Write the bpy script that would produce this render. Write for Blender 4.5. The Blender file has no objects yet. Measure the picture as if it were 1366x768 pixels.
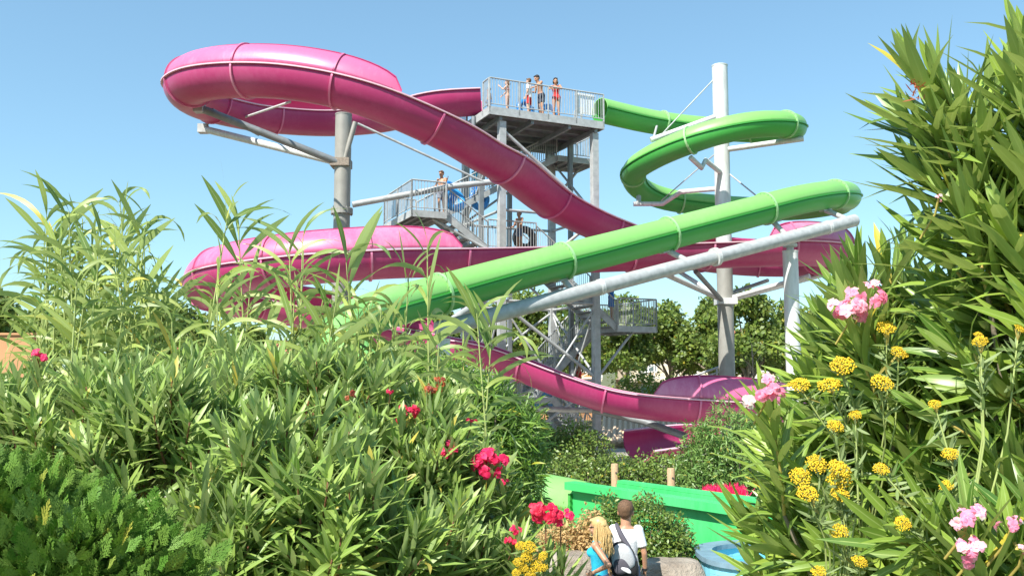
import bpy, bmesh, math, random
import numpy as np
from mathutils import Vector, Matrix
random.seed(7); RNG = np.random.default_rng(7)
PI = math.pi
scene = bpy.context.scene
COL = scene.collection
R_ = math.radians
F = 1150.0; H = 3.5
PITCH = math.atan((495-384)/F)
CP, SP = math.cos(PITCH), math.sin(PITCH)

def at(px, py, Y):
    """real point at ground distance Y from the camera seen at photograph pixel px,py"""
    cx = (px-683)/F; cy = (384-py)/F
    y = CP - cy*SP; z = SP + cy*CP
    s = Y/y
    return Vector((cx*s, Y, H+z*s))
def atz(px, py, zr):
    cy = (384-py)/F
    y = CP - cy*SP; z = SP + cy*CP
    return at(px, py, zr*y/z)

# ---------------------------------------------------------------- materials
def new_mat(name):
    m = bpy.data.materials.new(name); m.use_nodes = True
    nt = m.node_tree
    return m, nt, nt.nodes['Principled BSDF']
def noise(nt, scale, detail=4, coord='Object', rough=.55, dim=None):
    tc = nt.nodes.new('ShaderNodeTexCoord'); n = nt.nodes.new('ShaderNodeTexNoise')
    n.inputs['Scale'].default_value = scale; n.inputs['Detail'].default_value = detail
    n.inputs['Roughness'].default_value = rough
    if dim is not None:
        mp = nt.nodes.new('ShaderNodeMapping'); mp.inputs['Scale'].default_value = dim
        nt.links.new(tc.outputs[coord], mp.inputs[0]); nt.links.new(mp.outputs[0], n.inputs[0])
    else:
        nt.links.new(tc.outputs[coord], n.inputs[0])
    return n
def ramp(nt, src, stops):
    r = nt.nodes.new('ShaderNodeValToRGB')
    e = r.color_ramp.elements
    while len(e) < len(stops): e.new(.5)
    for k, (p, c) in enumerate(stops):
        e[k].position = p; e[k].color = (*c, 1)
    nt.links.new(src, r.inputs[0]); return r
def mat_simple(name, col, rough=.5, metal=0, var=.15, scale=6, bump=0, bscale=40, coat=0, dim=None, spec=None):
    m, nt, b = new_mat(name)
    n = noise(nt, scale, 5, dim=dim)
    lo = tuple(c*(1-var) for c in col); hi = tuple(min(1, c*(1+var)) for c in col)
    r = ramp(nt, n.outputs[0], [(.3, lo), (.7, hi)])
    nt.links.new(r.outputs[0], b.inputs['Base Color'])
    b.inputs['Roughness'].default_value = rough; b.inputs['Metallic'].default_value = metal
    if coat: b.inputs['Coat Weight'].default_value = coat; b.inputs['Coat Roughness'].default_value = .12
    if spec is not None: b.inputs['Specular IOR Level'].default_value = spec
    if bump:
        n2 = noise(nt, bscale, 6); bp = nt.nodes.new('ShaderNodeBump')
        bp.inputs['Strength'].default_value = bump; bp.inputs['Distance'].default_value = .02
        nt.links.new(n2.outputs[0], bp.inputs['Height']); nt.links.new(bp.outputs[0], b.inputs['Normal'])
    return m
def mat_gelcoat(name, col, faded, rough=.3, fade=.35):
    """glass fibre: sun-bleached patches, faint streaks and scuffs"""
    m, nt, b = new_mat(name)
    n = noise(nt, .35, 3, rough=.5); n2 = noise(nt, 7, 7, dim=(1, 1, .22), rough=.75)
    mx = nt.nodes.new('ShaderNodeMath'); mx.operation = 'MULTIPLY_ADD'
    nt.links.new(n2.outputs[0], mx.inputs[0]); mx.inputs[1].default_value = .5; nt.links.new(n.outputs[0], mx.inputs[2])
    mid = tuple(a+(c-a)*fade for a, c in zip(col, faded))
    r = ramp(nt, mx.outputs[0], [(.45, tuple(c*.93 for c in col)), (.72, col), (1.0, mid)])
    nt.links.new(r.outputs[0], b.inputs['Base Color'])
    rr = nt.nodes.new('ShaderNodeMapRange'); nt.links.new(n2.outputs[0], rr.inputs[0])
    rr.inputs['To Min'].default_value = rough-.06; rr.inputs['To Max'].default_value = rough+.16
    nt.links.new(rr.outputs[0], b.inputs['Roughness'])
    n3 = noise(nt, 2.2, 3); bp = nt.nodes.new('ShaderNodeBump')
    bp.inputs['Strength'].default_value = .12; bp.inputs['Distance'].default_value = .03
    nt.links.new(n3.outputs[0], bp.inputs['Height']); nt.links.new(bp.outputs[0], b.inputs['Normal'])
    return m
def mat_leaf(name, c1, c2, under, rough=.42, trans=.35, rib=None):
    """two-sided leaf: colour from leaf to leaf, pale midrib, lighter underside, light through the blade"""
    m, nt, b = new_mat(name); L = nt.links
    a = nt.nodes.new('ShaderNodeAttribute'); a.attribute_name = 'tint'
    r = ramp(nt, a.outputs['Fac'], [(0, c1), (.9, c2), (.97, (min(.6, c2[0]*1.7), c2[1]*1.05, c2[2]*.8))])
    geo = nt.nodes.new('ShaderNodeNewGeometry')
    mu = nt.nodes.new('ShaderNodeMix'); mu.data_type = 'RGBA'
    L.new(geo.outputs['Backfacing'], mu.inputs[0]); L.new(r.outputs[0], mu.inputs[6]); mu.inputs[7].default_value = (*under, 1)
    out = mu.outputs[2]
    if rib is not None:
        uv = nt.nodes.new('ShaderNodeUVMap'); sx = nt.nodes.new('ShaderNodeSeparateXYZ'); L.new(uv.outputs[0], sx.inputs[0])
        s = nt.nodes.new('ShaderNodeMath'); s.operation = 'SUBTRACT'; L.new(sx.outputs[0], s.inputs[0]); s.inputs[1].default_value = .5
        ab = nt.nodes.new('ShaderNodeMath'); ab.operation = 'ABSOLUTE'; L.new(s.outputs[0], ab.inputs[0])
        mr = nt.nodes.new('ShaderNodeMapRange'); L.new(ab.outputs[0], mr.inputs[0])
        mr.inputs['From Min'].default_value = .03; mr.inputs['From Max'].default_value = .07
        mr.inputs['To Min'].default_value = .8; mr.inputs['To Max'].default_value = 0
        m2 = nt.nodes.new('ShaderNodeMix'); m2.data_type = 'RGBA'
        L.new(mr.outputs[0], m2.inputs[0]); L.new(out, m2.inputs[6]); m2.inputs[7].default_value = (*rib, 1)
        out = m2.outputs[2]
    L.new(out, b.inputs['Base Color']); b.inputs['Roughness'].default_value = rough
    t = nt.nodes.new('ShaderNodeBsdfTranslucent')
    hs = nt.nodes.new('ShaderNodeHueSaturation'); hs.inputs['Value'].default_value = 1.5; hs.inputs['Hue'].default_value = .485
    L.new(out, hs.inputs['Color']); L.new(hs.outputs[0], t.inputs['Color'])
    ms = nt.nodes.new('ShaderNodeMixShader'); ms.inputs[0].default_value = trans
    L.new(b.outputs[0], ms.inputs[1]); L.new(t.outputs[0], ms.inputs[2])
    L.new(ms.outputs[0], nt.nodes['Material Output'].inputs['Surface'])
    return m

M = {}
M['pink'] = mat_gelcoat('pink_gelcoat', (.41, .034, .140), (.58, .15, .29), .34)
M['pink_in'] = mat_gelcoat('pink_gelcoat_worn_sunlit', (.60, .13, .265), (.78, .36, .48), .34, .7)  # worn pink; raised walls' sun highlight is painted in as a paler colour
M['pink_rim'] = mat_gelcoat('pink_flange_faded', (.70, .42, .50), (.78, .58, .63), .45)
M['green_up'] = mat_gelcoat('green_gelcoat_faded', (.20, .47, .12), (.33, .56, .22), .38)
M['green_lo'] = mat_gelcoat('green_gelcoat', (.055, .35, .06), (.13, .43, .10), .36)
M['green_rim'] = mat_gelcoat('green_flange', (.30, .55, .24), (.4, .6, .34), .45)
M['green_trough'] = mat_gelcoat('bright_green_paint', (.05, .47, .13), (.13, .62, .24), .42, .6)
M['steel'] = mat_simple('galvanised_steel', (.41, .425, .42), .55, .12, .18, 5, .15, 60)
M['steel_dk'] = mat_simple('weathered_steel', (.22, .24, .25), .55, .3, .2, 4, .15, 60)
M['pole_grey'] = mat_simple('grey_painted_pole', (.30, .295, .265), .5, .1, .1, 3, .1, 40)
M['pole_pale'] = mat_simple('pale_zinc_pole', (.60, .61, .60), .5, .1, .14, 3, .1, 40, dim=(3, 3, .6))
M['tread'] = mat_simple('steel_grating', (.24, .25, .26), .6, .3, .25, 9)
M['bolt'] = mat_simple('rusty_bolt', (.26, .22, .18), .7, .4, .3, 20)

# ---------------------------------------------------------------- mesh builder
class MB:
    def __init__(s): s.v = []; s.f = []; s.sm = []
    def add(s, vs, fs, smooth=False):
        o = len(s.v); s.v += [tuple(v) for v in vs]
        s.f += [tuple(i+o for i in f) for f in fs]; s.sm += [smooth]*len(fs); return s
    def box(s, c, hx, hy, hz, ux=(1, 0, 0), uy=(0, 1, 0), uz=(0, 0, 1)):
        c = Vector(c); ux = Vector(ux); uy = Vector(uy); uz = Vector(uz)
        vs = [c+ux*hx*i+uy*hy*j+uz*hz*k for i in (-1, 1) for j in (-1, 1) for k in (-1, 1)]
        return s.add(vs, [(0, 1, 3, 2), (4, 6, 7, 5), (0, 4, 5, 1), (2, 3, 7, 6), (0, 2, 6, 4), (1, 5, 7, 3)])
    def beam(s, a, b, w, h, up=(0, 0, 1)):
        a = Vector(a); b = Vector(b); d = (b-a); L = d.length; d.normalize()
        x = d.cross(Vector(up))
        if x.length < 1e-3: x = Vector((1, 0, 0))
        x.normalize(); z = x.cross(d)
        return s.box((a+b)/2, w/2, L/2, h/2, x, d, z)
    def tube(s, pts, r, n=12, cap=True, smooth=True):
        pts = [Vector(p) for p in pts]
        rs = r if hasattr(r, '__len__') else [r]*len(pts)
        vs = []; fs = []; prev = None
        for i, p in enumerate(pts):
            t = (pts[min(i+1, len(pts)-1)]-pts[max(i-1, 0)]).normalized()
            if prev is None:
                x = t.cross(Vector((0, 0, 1)))
                if x.length < 1e-3: x = Vector((1, 0, 0))
            else: x = prev - t*prev.dot(t)
            x.normalize(); prev = x; y = t.cross(x)
            for k in range(n):
                a = 2*PI*k/n; vs.append(p+x*math.cos(a)*rs[i]+y*math.sin(a)*rs[i])
        for i in range(len(pts)-1):
            for k in range(n):
                fs.append((i*n+k, i*n+(k+1) % n, (i+1)*n+(k+1) % n, (i+1)*n+k))
        s.add(vs, fs, smooth)
        if cap:
            m = len(pts)-1
            s.add(vs[:n], [tuple(reversed(range(n)))]); s.add(vs[m*n:], [tuple(range(n))])
        return s
    def ball(s, c, rx, ry=None, rz=None, nu=14, nv=9, R=None):
        ry = ry or rx; rz = rz or rx; c = Vector(c); vs = []; fs = []
        for j in range(nv+1):
            ph = PI*j/nv
            for i in range(nu):
                th = 2*PI*i/nu
                v = Vector((rx*math.sin(ph)*math.cos(th), ry*math.sin(ph)*math.sin(th), rz*math.cos(ph)))
                if R is not None: v = R @ v
                vs.append(c+v)
        for j in range(nv):
            for i in range(nu):
                a, b, c2, d = j*nu+i, j*nu+(i+1) % nu, (j+1)*nu+(i+1) % nu, (j+1)*nu+i
                if j == 0: fs.append((a, c2, d)) if False else fs.append((a, d, c2))
                elif j == nv-1: fs.append((a, d, b))
                else: fs.append((a, d, c2, b))
        return s.add(vs, fs, True)
    def build(s, name, mat, parent=None):
        me = bpy.data.meshes.new(name); off = Vector((0, 0, 0))
        if parent is not None: off = Vector(parent.get('_w', (0, 0, 0)))
        me.from_pydata([(v[0]-off.x, v[1]-off.y, v[2]-off.z) for v in s.v], [], s.f)
        me.polygons.foreach_set('use_smooth', s.sm); me.materials.append(mat)
        me.validate(); me.update()
        return link(name, me, parent)
def link(name, me, parent=None):
    o = bpy.data.objects.new(name, me); COL.objects.link(o)
    if parent is not None:
        o.parent = parent; o['_w'] = parent.get('_w', (0, 0, 0))
    return o
def thing(name, label, cat, loc=(0, 0, 0), group=None):
    o = bpy.data.objects.new(name, None); COL.objects.link(o); o.location = loc; o['_w'] = tuple(loc)
    o.empty_display_size = .2
    return tag(o, label, cat, group)
def tag(o, label=None, cat=None, group=None, kind=None):
    if label: o['label'] = label
    if cat: o['category'] = cat
    if group: o['group'] = group
    if kind: o['kind'] = kind
    return o
def copy_tree(o, parent=None):
    c = o.copy(); COL.objects.link(c); c.parent = parent
    for ch in list(o.children): copy_tree(ch, c)
    return c

# ---------------------------------------------------------------- path
def catmull(P, step=.3):
    P = [Vector(p) for p in P]; P = [P[0]*2-P[1]]+P+[P[-1]*2-P[-2]]
    out = []; seg = []
    for i in range(1, len(P)-2):
        p0, p1, p2, p3 = P[i-1:i+3]
        n = max(2, int((p2-p1).length/.12))
        for k in range(n):
            t = k/n
            # centripetal-ish uniform
            out.append(.5*((2*p1)+(p2-p0)*t+(2*p0-5*p1+4*p2-p3)*t*t+(3*p1-p0-3*p2+p3)*t**3)); seg.append(i-1+t)
    out.append(P[-2]); seg.append(len(P)-3)
    # smooth a little
    for _ in range(14):
        out = [out[0]]+[(out[i-1]+out[i]*2+out[i+1])/4 for i in range(1, len(out)-1)]+[out[-1]]
    # resample
    res = [out[0]]; rs = [seg[0]]; acc = 0
    for i in range(1, len(out)):
        acc += (out[i]-out[i-1]).length
        if acc >= step: res.append(out[i]); rs.append(seg[i]); acc = 0
    res.append(out[-1]); rs.append(seg[-1])
    return res, rs
def frames(pts):
    fr = []
    for i, p in enumerate(pts):
        t = (pts[min(i+1, len(pts)-1)]-pts[max(i-1, 0)]).normalized()
        r = t.cross(Vector((0, 0, 1))).normalized(); u = r.cross(t).normalized()
        fr.append((p, t, r, u))
    return fr
def sweep(mb, fr, prof, closed=True, smooth=True, caps=True):
    """prof: list of (side, up) or function(i)->list"""
    n = None; vs = []; fs = []
    for i, (p, t, r, u) in enumerate(fr):
        pr = prof(i) if callable(prof) else prof
        n = len(pr)
        vs += [p+r*a+u*b for a, b in pr]
    for i in range(len(fr)-1):
        for k in range(n if closed else n-1):
            fs.append((i*n+k, (i+1)*n+k, (i+1)*n+(k+1) % n, i*n+(k+1) % n))
    mb.add(vs, fs, smooth)
    if caps and closed:
        mb.add(vs[:n], [tuple(range(n))]); mb.add(vs[-n:], [tuple(reversed(range(n)))])
    return mb
def shell(R, th, a0, a1, n=18):
    """arc shell profile between angles (degrees; 0 = +side, 90 = up), thickness th outward"""
    o = [(math.cos(R_(a0+(a1-a0)*k/n)), math.sin(R_(a0+(a1-a0)*k/n))) for k in range(n+1)]
    return [(R*c, R*s_) for c, s_ in o] + [((R-th)*c, (R-th)*s_) for c, s_ in reversed(o)]
# ================================================================ PINK FLUME
def rim(px, py, z=None, d=None, near=1):
    """centre line point of the flume whose near rim is seen at px,py"""
    p = atz(px, py, z) if z is not None else at(px, py, d-.74)
    p = p.copy(); p.y += .74*near
    return p
PR = .80
PK = [rim(641,119,10.75), rim(600,121,10.7), rim(570,126,10.65), rim(545,134,10.58), rim(500,144,10.46), rim(450,148,10.33), rim(400,147,10.2), rim(340,141,10.06),
      rim(300,133,9.94), rim(262,122,9.8), rim(240,108,9.65), rim(244,98,9.55), rim(262,90,9.45), rim(290,86,9.37), rim(330,84.5,9.26), rim(380,87,9.08), rim(440,97,8.78),
      rim(490,112,8.45), rim(540,133,8.08), rim(600,162,7.62), rim(640,187,7.24), rim(676,207,6.93), rim(705,231,6.6), rim(739,257,6.22),
      rim(797,287,5.72), rim(838,303,5.5),
      rim(890,324,d=34.6), rim(950,335,d=36.6), rim(1010,341,d=37.4), rim(1070,341,d=36.6), rim(1110,335,d=34.8), rim(1124,329,d=33.2), rim(1110,324,d=31.9),
      rim(1063,321.5,d=30.8), rim(957,324,d=30.3), rim(899,325.5,d=29.9), rim(800,328,d=29.2), rim(711,330,d=28.5), rim(600,332,d=27.4), rim(520,333,d=26.7),
      rim(450,337,d=26.3), rim(400,341,d=26.3), rim(350,347,d=26.6), rim(300,355,d=27.4), rim(272,365,d=28.8), rim(268,379,d=30.6), rim(298,393,d=32.5),
      rim(350,401,d=33.9), rim(430,414,d=34), rim(500,432,d=33), rim(550,442,d=32), rim(590,450,d=31), rim(640,458,d=30.2), rim(697,477,d=29.8),
      rim(750,498,d=29.5), rim(803,516,d=29.3), rim(850,526,d=29.1), rim(900,531,d=29), rim(960,535,d=29), rim(1020,540,d=29.7), rim(1062,546,d=31.4), rim(1072,553,d=33.4), rim(1050,562,d=34.9), rim(1000,570,d=35.3),
      rim(940,578,d=34.9), rim(895,585,d=33.8), rim(856,590,d=32.8)]
# keep the water running downhill: z may never rise
for i in range(1, len(PK)):
    if PK[i].z > PK[i-1].z-.03: PK[i].z = PK[i-1].z-.03
STEP = .15
pts, seg = catmull(PK, STEP)
fr = frames(pts); NF = len(fr)
for i in range(NF):      # the run out leans over so that its inside faces the path
    k = min(1, max(0, (seg[i]-62.0)/3.0)); a = -R_(24)*k*k*(3-2*k); p_, t_, r_, u_ = fr[i]
    if k > 0: fr[i] = (p_, t_, r_*math.cos(a)-u_*math.sin(a), u_*math.cos(a)+r_*math.sin(a))
slide = thing('water_slide', 'tall magenta pink open flume looping down from the tower in wide curves', 'water slide', (0, 30, 0))
th = .035
body_prof = [(PR*math.cos(R_(a)), PR*math.sin(R_(a))) for a in np.linspace(180, 360, 23)]
body_prof += [((PR-th)*math.cos(R_(a)), (PR-th)*math.sin(R_(a))) for a in np.linspace(360, 180, 23)]
mb = MB(); sweep(mb, fr, body_prof); mb.build('flume', M['pink'], slide)
mb = MB()
for sg in (-1, 1):
    a, b = (PR-.03)*sg, (PR+.075)*sg
    sweep(mb, fr, [(a, -.012), (b, -.012), (b, .028), (a, .028)] if sg > 0 else [(b, -.012), (a, -.012), (a, .028), (b, .028)], smooth=False)
mb.build('flume_rim', M['pink_rim'], slide)
# raised outer walls on the curves: (first control index, last, side, top angle)
walls = [(5.0, 17.6, 1), (26.2, 34.2-.8, -1), (38.0, 50.3, -1), (56.6, 62.6, 1)]
def wall_top(i, i0, i1):
    d0 = (i-i0)*STEP; d1 = (i1-i)*STEP
    q = min(1, max(0, min(d0, d1))/2.3)
    return 4+78*(max(0, 1-(1-q)**2.2))**.5
wall_rng = []
for (s0, s1, sd) in walls:
    i0 = min(range(NF), key=lambda i: abs(seg[i]-s0)); i1 = min(range(NF), key=lambda i: abs(seg[i]-s1))
    def prof(k, i0=i0, i1=i1, sd=sd):
        top = wall_top(k+i0, i0, i1)
        pr = shell(PR, th, 2, top, 10)
        return [(a*sd, b+.028) for a, b in pr] if sd > 0 else [(a*sd, b+.028) for a, b in reversed(pr)]
    mb = MB(); sweep(mb, fr[i0:i1+1], prof); mb.build('raised_wall', M['pink_in'], slide)
    # lip along the top of the raised wall
    def lip(k, i0=i0, i1=i1, sd=sd):
        a = R_(wall_top(k+i0, i0, i1)); c, s_ = math.cos(a), math.sin(a)
        q = [(PR+.035, -.02), (PR+.035, .03), (PR-.06, .03), (PR-.06, -.02)]
        q = [((r_*c - t_*s_)*sd, r_*s_+t_*c+.028) for r_, t_ in q]
        return q if sd > 0 else list(reversed(q))
    mb = MB(); sweep(mb, fr[i0:i1+1], lip, smooth=False); mb.build('wall_lip', M['pink'], slide)
    wall_rng.append((i0, i1, sd))
# bolted joints between the moulded sections
step = 12; jn = 0
for i in range(10, NF-2, step):
    p, t, r, u = fr[i]
    f2 = [(p-t*.03, t, r, u), (p+t*.03, t, r, u)]
    pr = [((PR+.055)*math.cos(R_(a)), (PR+.055)*math.sin(R_(a))) for a in np.linspace(180, 360, 23)]
    pr += [((PR-.002)*math.cos(R_(a)), (PR-.002)*math.sin(R_(a))) for a in np.linspace(360, 180, 23)]
    mb = MB(); sweep(mb, f2, pr)
    for (i0, i1, sd) in wall_rng:
        if i0+2 < i < i1-2:
            pr = shell(PR+.05, .05-.002, 3, wall_top(i, i0, i1), 10)
            pr = [(a*sd, b+.028) for a, b in pr]
            if sd < 0: pr = list(reversed(pr))
            sweep(mb, f2, pr)
    mb.build('joint_flange', M['pink_in'], slide)
FR_PINK = fr; SEG_PINK = seg
# green foot of the start: short splash-in box at the platform mouth
# ================================================================ GREEN TUBE
GR = .50
GK = [at(800,147,34.0), at(840,153,34.9), at(877,161,35.6), at(925,168,36.2), at(985,174,36.4), at(1035,175,35.4), at(1060,171,33.9), at(1048,166,32.5), at(1010,166,31.8), at(965,174,31.7),
      at(920,188,32.1), at(872,209,33.6), at(845,229,35.4), at(852,250,37.2), at(885,265,38.3), at(930,272,38.6), at(985,277,38.3), at(1050,279,37.2), at(1100,273,35.3), at(1128,265,33.2), at(1128,260,31.4), at(1105,260,30), at(1060,268,28.8),
      at(1000,284,27.8), at(900,310,26.5), at(800,336,25.1), at(728,354,24), at(620,383,22.5), at(550,402,21.4), at(500,416,20.5)]
GK += [Vector((-3.72, 19.3, 4.45)), Vector((-3.45, 18.1, 3.9)), Vector((-2.4, 17.3, 2.7)), Vector((-1.2, 17.5, 1.6)), Vector((-.2, 17.5, 1.14)), Vector((.6, 17.25, 1.0)), Vector((1.1, 16.92, .95)), Vector((1.38, 16.6, .92))]
for i in range(1, len(GK)):
    if GK[i].z > GK[i-1].z-.03: GK[i].z = GK[i-1].z-.03
gp, gs = catmull(GK, .28); gf = frames(gp); NG = len(gf)
tube = thing('water_slide', 'bright green closed tube slide spiralling down around the tall pale pole', 'water slide', (4, 30, 0))
def ring(R, a0, a1, th, n): return shell(R, th, a0, a1, n)
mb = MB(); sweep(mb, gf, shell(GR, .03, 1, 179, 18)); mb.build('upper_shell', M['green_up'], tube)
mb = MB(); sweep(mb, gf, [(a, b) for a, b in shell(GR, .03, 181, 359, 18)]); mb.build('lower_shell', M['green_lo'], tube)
mb = MB()
for sg in (-1, 1):
    a, b = (GR-.005)*sg, (GR+.05)*sg
    q = [(a, -.014), (b, -.014), (b, .014), (a, .014)]
    sweep(mb, gf, q if sg > 0 else [q[1], q[0], q[3], q[2]], smooth=False)
mb.build('seam_flange', M['green_lo'], tube)
for i in range(9, NG-4, 11):
    p, t, r, u = gf[i]
    for dz, nm in ((0, 0),):
        f2 = [(p-t*.035, t, r, u), (p+t*.035, t, r, u)]
        mb = MB(); sweep(mb, f2, [((GR+.06)*math.cos(2*PI*k/28), (GR+.06)*math.sin(2*PI*k/28)) for k in range(28)], caps=False)
        sweep(mb, f2, [((GR-.002)*math.cos(-2*PI*k/28), (GR-.002)*math.sin(-2*PI*k/28)) for k in range(28)], caps=False)
        for e in (0, 1):
            o = [f2[e][0]+r*rr*math.cos(2*PI*k/28)+u*rr*math.sin(2*PI*k/28) for rr in (GR+.06, GR-.002) for k in range(28)]
            fs = [(k, (k+1) % 28, 28+(k+1) % 28, 28+k) for k in range(28)]
            mb.add(o, [f if e else tuple(reversed(f)) for f in fs])
        for k in range(20):   # bolt heads round the flange
            a = 2*PI*k/20
            mb.box(p+(r*math.cos(a)+u*math.sin(a))*(GR+.035), .012, .012, .05, r, u, t)
    mb.build('ring_flange', M['green_rim'], tube)

# ================================================================ TOWER
NL = Vector((-.387, 31.76, 0)); UU = Vector((.91, .415, 0)).normalized(); VV = Vector((-.415, .91, 0)).normalized()
def T(a, b, zr): return NL+UU*a+VV*b+Vector((0, 0, zr+H))
tower = thing('slide_tower', 'grey steel stair tower with zigzag stairs and a railed starting platform', 'tower', T(1.8, 1.8, -H))
ZP = 9.78
def colm(a, b, top, w=.26, mat='steel', bot=-H): 
    MB().beam(T(a, b, bot), T(a, b, top), w, w, up=VV).build('column', M[mat], tower)
cols = [(0, 0), (4, 0), (4, 3.7), (0, 3.7)]
for a, b in cols: colm(a, b, ZP-.42)
colm(4, 2.0, ZP-.42, .17, 'steel_dk'); colm(0, 2.0, ZP-.42, .17, 'steel_dk')
colm(2, 3.7, ZP-.42, .17, 'steel_dk')
def pipe(a, b, r=.06, name='brace', mat='steel', par=None):
    MB().tube([a, b], r, 10).build(name, M[mat], par or tower)
lv = [ZP-1.0, 6.0, 2.6, -.35, -3.2]
for k, z in enumerate(lv[1:-1]):
    for (a0, b0), (a1, b1) in zip(cols, cols[1:]+cols[:1]): pipe(T(a0, b0, z), T(a1, b1, z), .055, 'crossbeam')
# diagonal braces, alternating from bay to bay
for k in range(4):
    z1, z0 = (ZP-.6 if k == 0 else lv[k]), lv[k+1]
    f = k % 2
    for s_, ((a0, b0), (a1, b1)) in enumerate(zip(cols, cols[1:]+cols[:1])):
        zt = z1; zb = z0
        if (s_+f) % 2: pipe(T(a0, b0, zb+.1), T(a1, b1, zt-.1), .065 if s_ == 0 else .05)
        else: pipe(T(a0, b0, zt-.1), T(a1, b1, zb+.1), .065 if s_ == 0 else .05)
for (a0, a1) in ((0, 2), (4, 2)):
    pipe(T(a0, 0, -1.2), T(a1, 0, -.35), .05); pipe(T(a0, 0, -2.6), T(a1, 0, -.4), .05)
for k in (2, 3):
    for (a0, b0), (a1, b1) in ((cols[0], cols[1]), (cols[1], cols[2]), (cols[3], cols[0])):
        pipe(T(a0, b0, lv[k]-.1), T((a0+a1)/2, (b0+b1)/2, lv[k+1]+.1), .04); pipe(T(a1, b1, lv[k]-.1), T((a0+a1)/2, (b0+b1)/2, lv[k+1]+.1), .04)
for (a, b) in cols:   # base plates and bolts
    q = T(a, b, -H); m_ = MB(); m_.box(q+Vector((0, 0, .06)), .24, .24, .03, UU, VV); m_.build('base_plate', M['steel'], tower)
# deck
A0, A1, B0, B1 = -.62, 4.28, -.28, 4.1
mb = MB(); mb.box(T((A0+A1)/2, (B0+B1)/2, ZP-.03), (A1-A0)/2, (B1-B0)/2, .03, UU, VV); mb.build('deck', M['steel_dk'], tower)
mb = MB()
for b in np.linspace(B0+.35, B1-.35, 5): mb.box(T((A0+A1)/2, b, ZP-.15), (A1-A0)/2-.06, .04, .085, UU, VV)
mb.build('deck_joists', M['steel_dk'], tower)
mb = MB()
for a in (A0+.5, 1.2, 2.8, A1-.3): mb.box(T(a, (B0+B1)/2, ZP-.33), .06, (B1-B0)/2-.08, .09, UU, VV)
mb.build('deck_girders', M['steel_dk'], tower)
mb = MB()
mb.box(T((A0+A1)/2, B0, ZP-.13), (A1-A0)/2+.02, .025, .15, UU, VV); mb.box(T((A0+A1)/2, B1, ZP-.13), (A1-A0)/2+.02, .025, .15, UU, VV)
mb.box(T(A0, (B0+B1)/2, ZP-.13), .025, (B1-B0)/2-.03, .15, UU, VV); mb.box(T(A1, (B0+B1)/2, ZP-.13), .025, (B1-B0)/2-.03, .15, UU, VV)
mb.build('deck_edge', M['steel'], tower)
def railing(P, Q, h=1.12, pitch=.115, posts=None, par=None, name='railing', low=.1):
    P = Vector(P); Q = Vector(Q); L = (Q-P).length; mb = MB(); hv = Vector((0, 0, 1))
    mb.tube([P+hv*h, Q+hv*h], .03, 8); mb.tube([P+hv*(low+.03), Q+hv*(low+.03)], .018, 6)
    n = posts or max(1, round(L/1.5))
    for k in range(n+1):
        x = P+(Q-P)*k/n; mb.box(x+hv*(h/2-.1), .025, .025, h/2+.1, UU, VV)
    m = int(L/pitch)
    for k in range(1, m):
        x = P+(Q-P)*k/m; mb.box(x+hv*(h/2+low/2), .0085, .0085, h/2-low/2-.01, UU, VV)
    return mb.build(name, M['steel'], par or tower)
railing(T(A0, B0, ZP), T(A1, B0, ZP), posts=4)
railing(T(A0, B0+.05, ZP), T(A0, .35, ZP), posts=1); railing(T(A0, 2.0, ZP), T(A0, B1, ZP)); railing(T(A0, B1, ZP), T(3.3, B1, ZP))
railing(T(A1, 1.5, ZP), T(A1, 2.1, ZP), posts=1)
# white slatted safety gate leaning in the near railing
mb = MB()
for k in range(9):
    mb.box(T(3.12+.095*k, B0+.09, ZP+.66), .030, .010, .42, UU, VV)
mb.box(T(3.5, B0+.125, ZP+.32), .45, .012, .02, UU, VV); mb.box(T(3.5, B0+.125, ZP+1.0), .45, .012, .02, UU, VV)
M['white_paint'] = mat_simple('white_paint', (.78, .78, .76), .45, 0, .06, 8)
mb.build('slatted_panel', M['white_paint'], tower)
def landing(a0, a1, b0, b1, z, rails):
    mb = MB(); mb.box(T((a0+a1)/2, (b0+b1)/2, z-.025), (a1-a0)/2, (b1-b0)/2, .025, UU, VV)
    for k in range(1, 4):
        mb.box(T(a0+(a1-a0)*k/4, (b0+b1)/2, z-.11), .025, (b1-b0)/2-.03, .055, UU, VV)
    o = mb.build('landing', M['tread'], tower)
    mb = MB()
    for b in (b0, b1): mb.box(T((a0+a1)/2, b, z-.09), (a1-a0)/2+.02, .02, .12, UU, VV)
    for a in (a0, a1): mb.box(T(a, (b0+b1)/2, z-.09), .02, (b1-b0)/2-.025, .12, UU, VV)
    mb.build('landing_frame', M['steel'], o)
    for (p, q) in rails: railing(T(*p, z), T(*q, z), par=o)
    return o
def flight(a0, z0, a1, z1, b0, b1, rise=.19, treadw=.27):
    n = max(2, round(abs(z0-z1)/rise)); mb = MB()
    for k in range(n):
        f = (k+.5)/n; mb.box(T(a0+(a1-a0)*f, (b0+b1)/2, z0+(z1-z0)*(k+1)/n), treadw/2, (b1-b0)/2-.03, .018, UU, VV)
        mb.box(T(a0+(a1-a0)*f-(.12 if a1 > a0 else -.12)*-1, (b0+b1)/2, z0+(z1-z0)*(k+1)/n-.03), .012, (b1-b0)/2-.03, .025, UU, VV)
    o = mb.build('stair_flight', M['tread'], tower)
    mb = MB()
    for b in (b0, b1): mb.beam(T(a0, b, z0-.06), T(a1, b, z1-.06), .04, .24)
    mb.build('stringer', M['steel'], o)
    for b in (b0, b1): railing(T(a0, b, z0), T(a1, b, z1), h=1.02, par=o)
    return o
landing(3.6, 5.4, 2.3, 3.95, 8.95, [((5.4, 2.3), (5.4, 3.95)), ((3.9, 3.95), (5.4, 3.95)), ((4.3, 2.3), (5.4, 2.3))])
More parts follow.
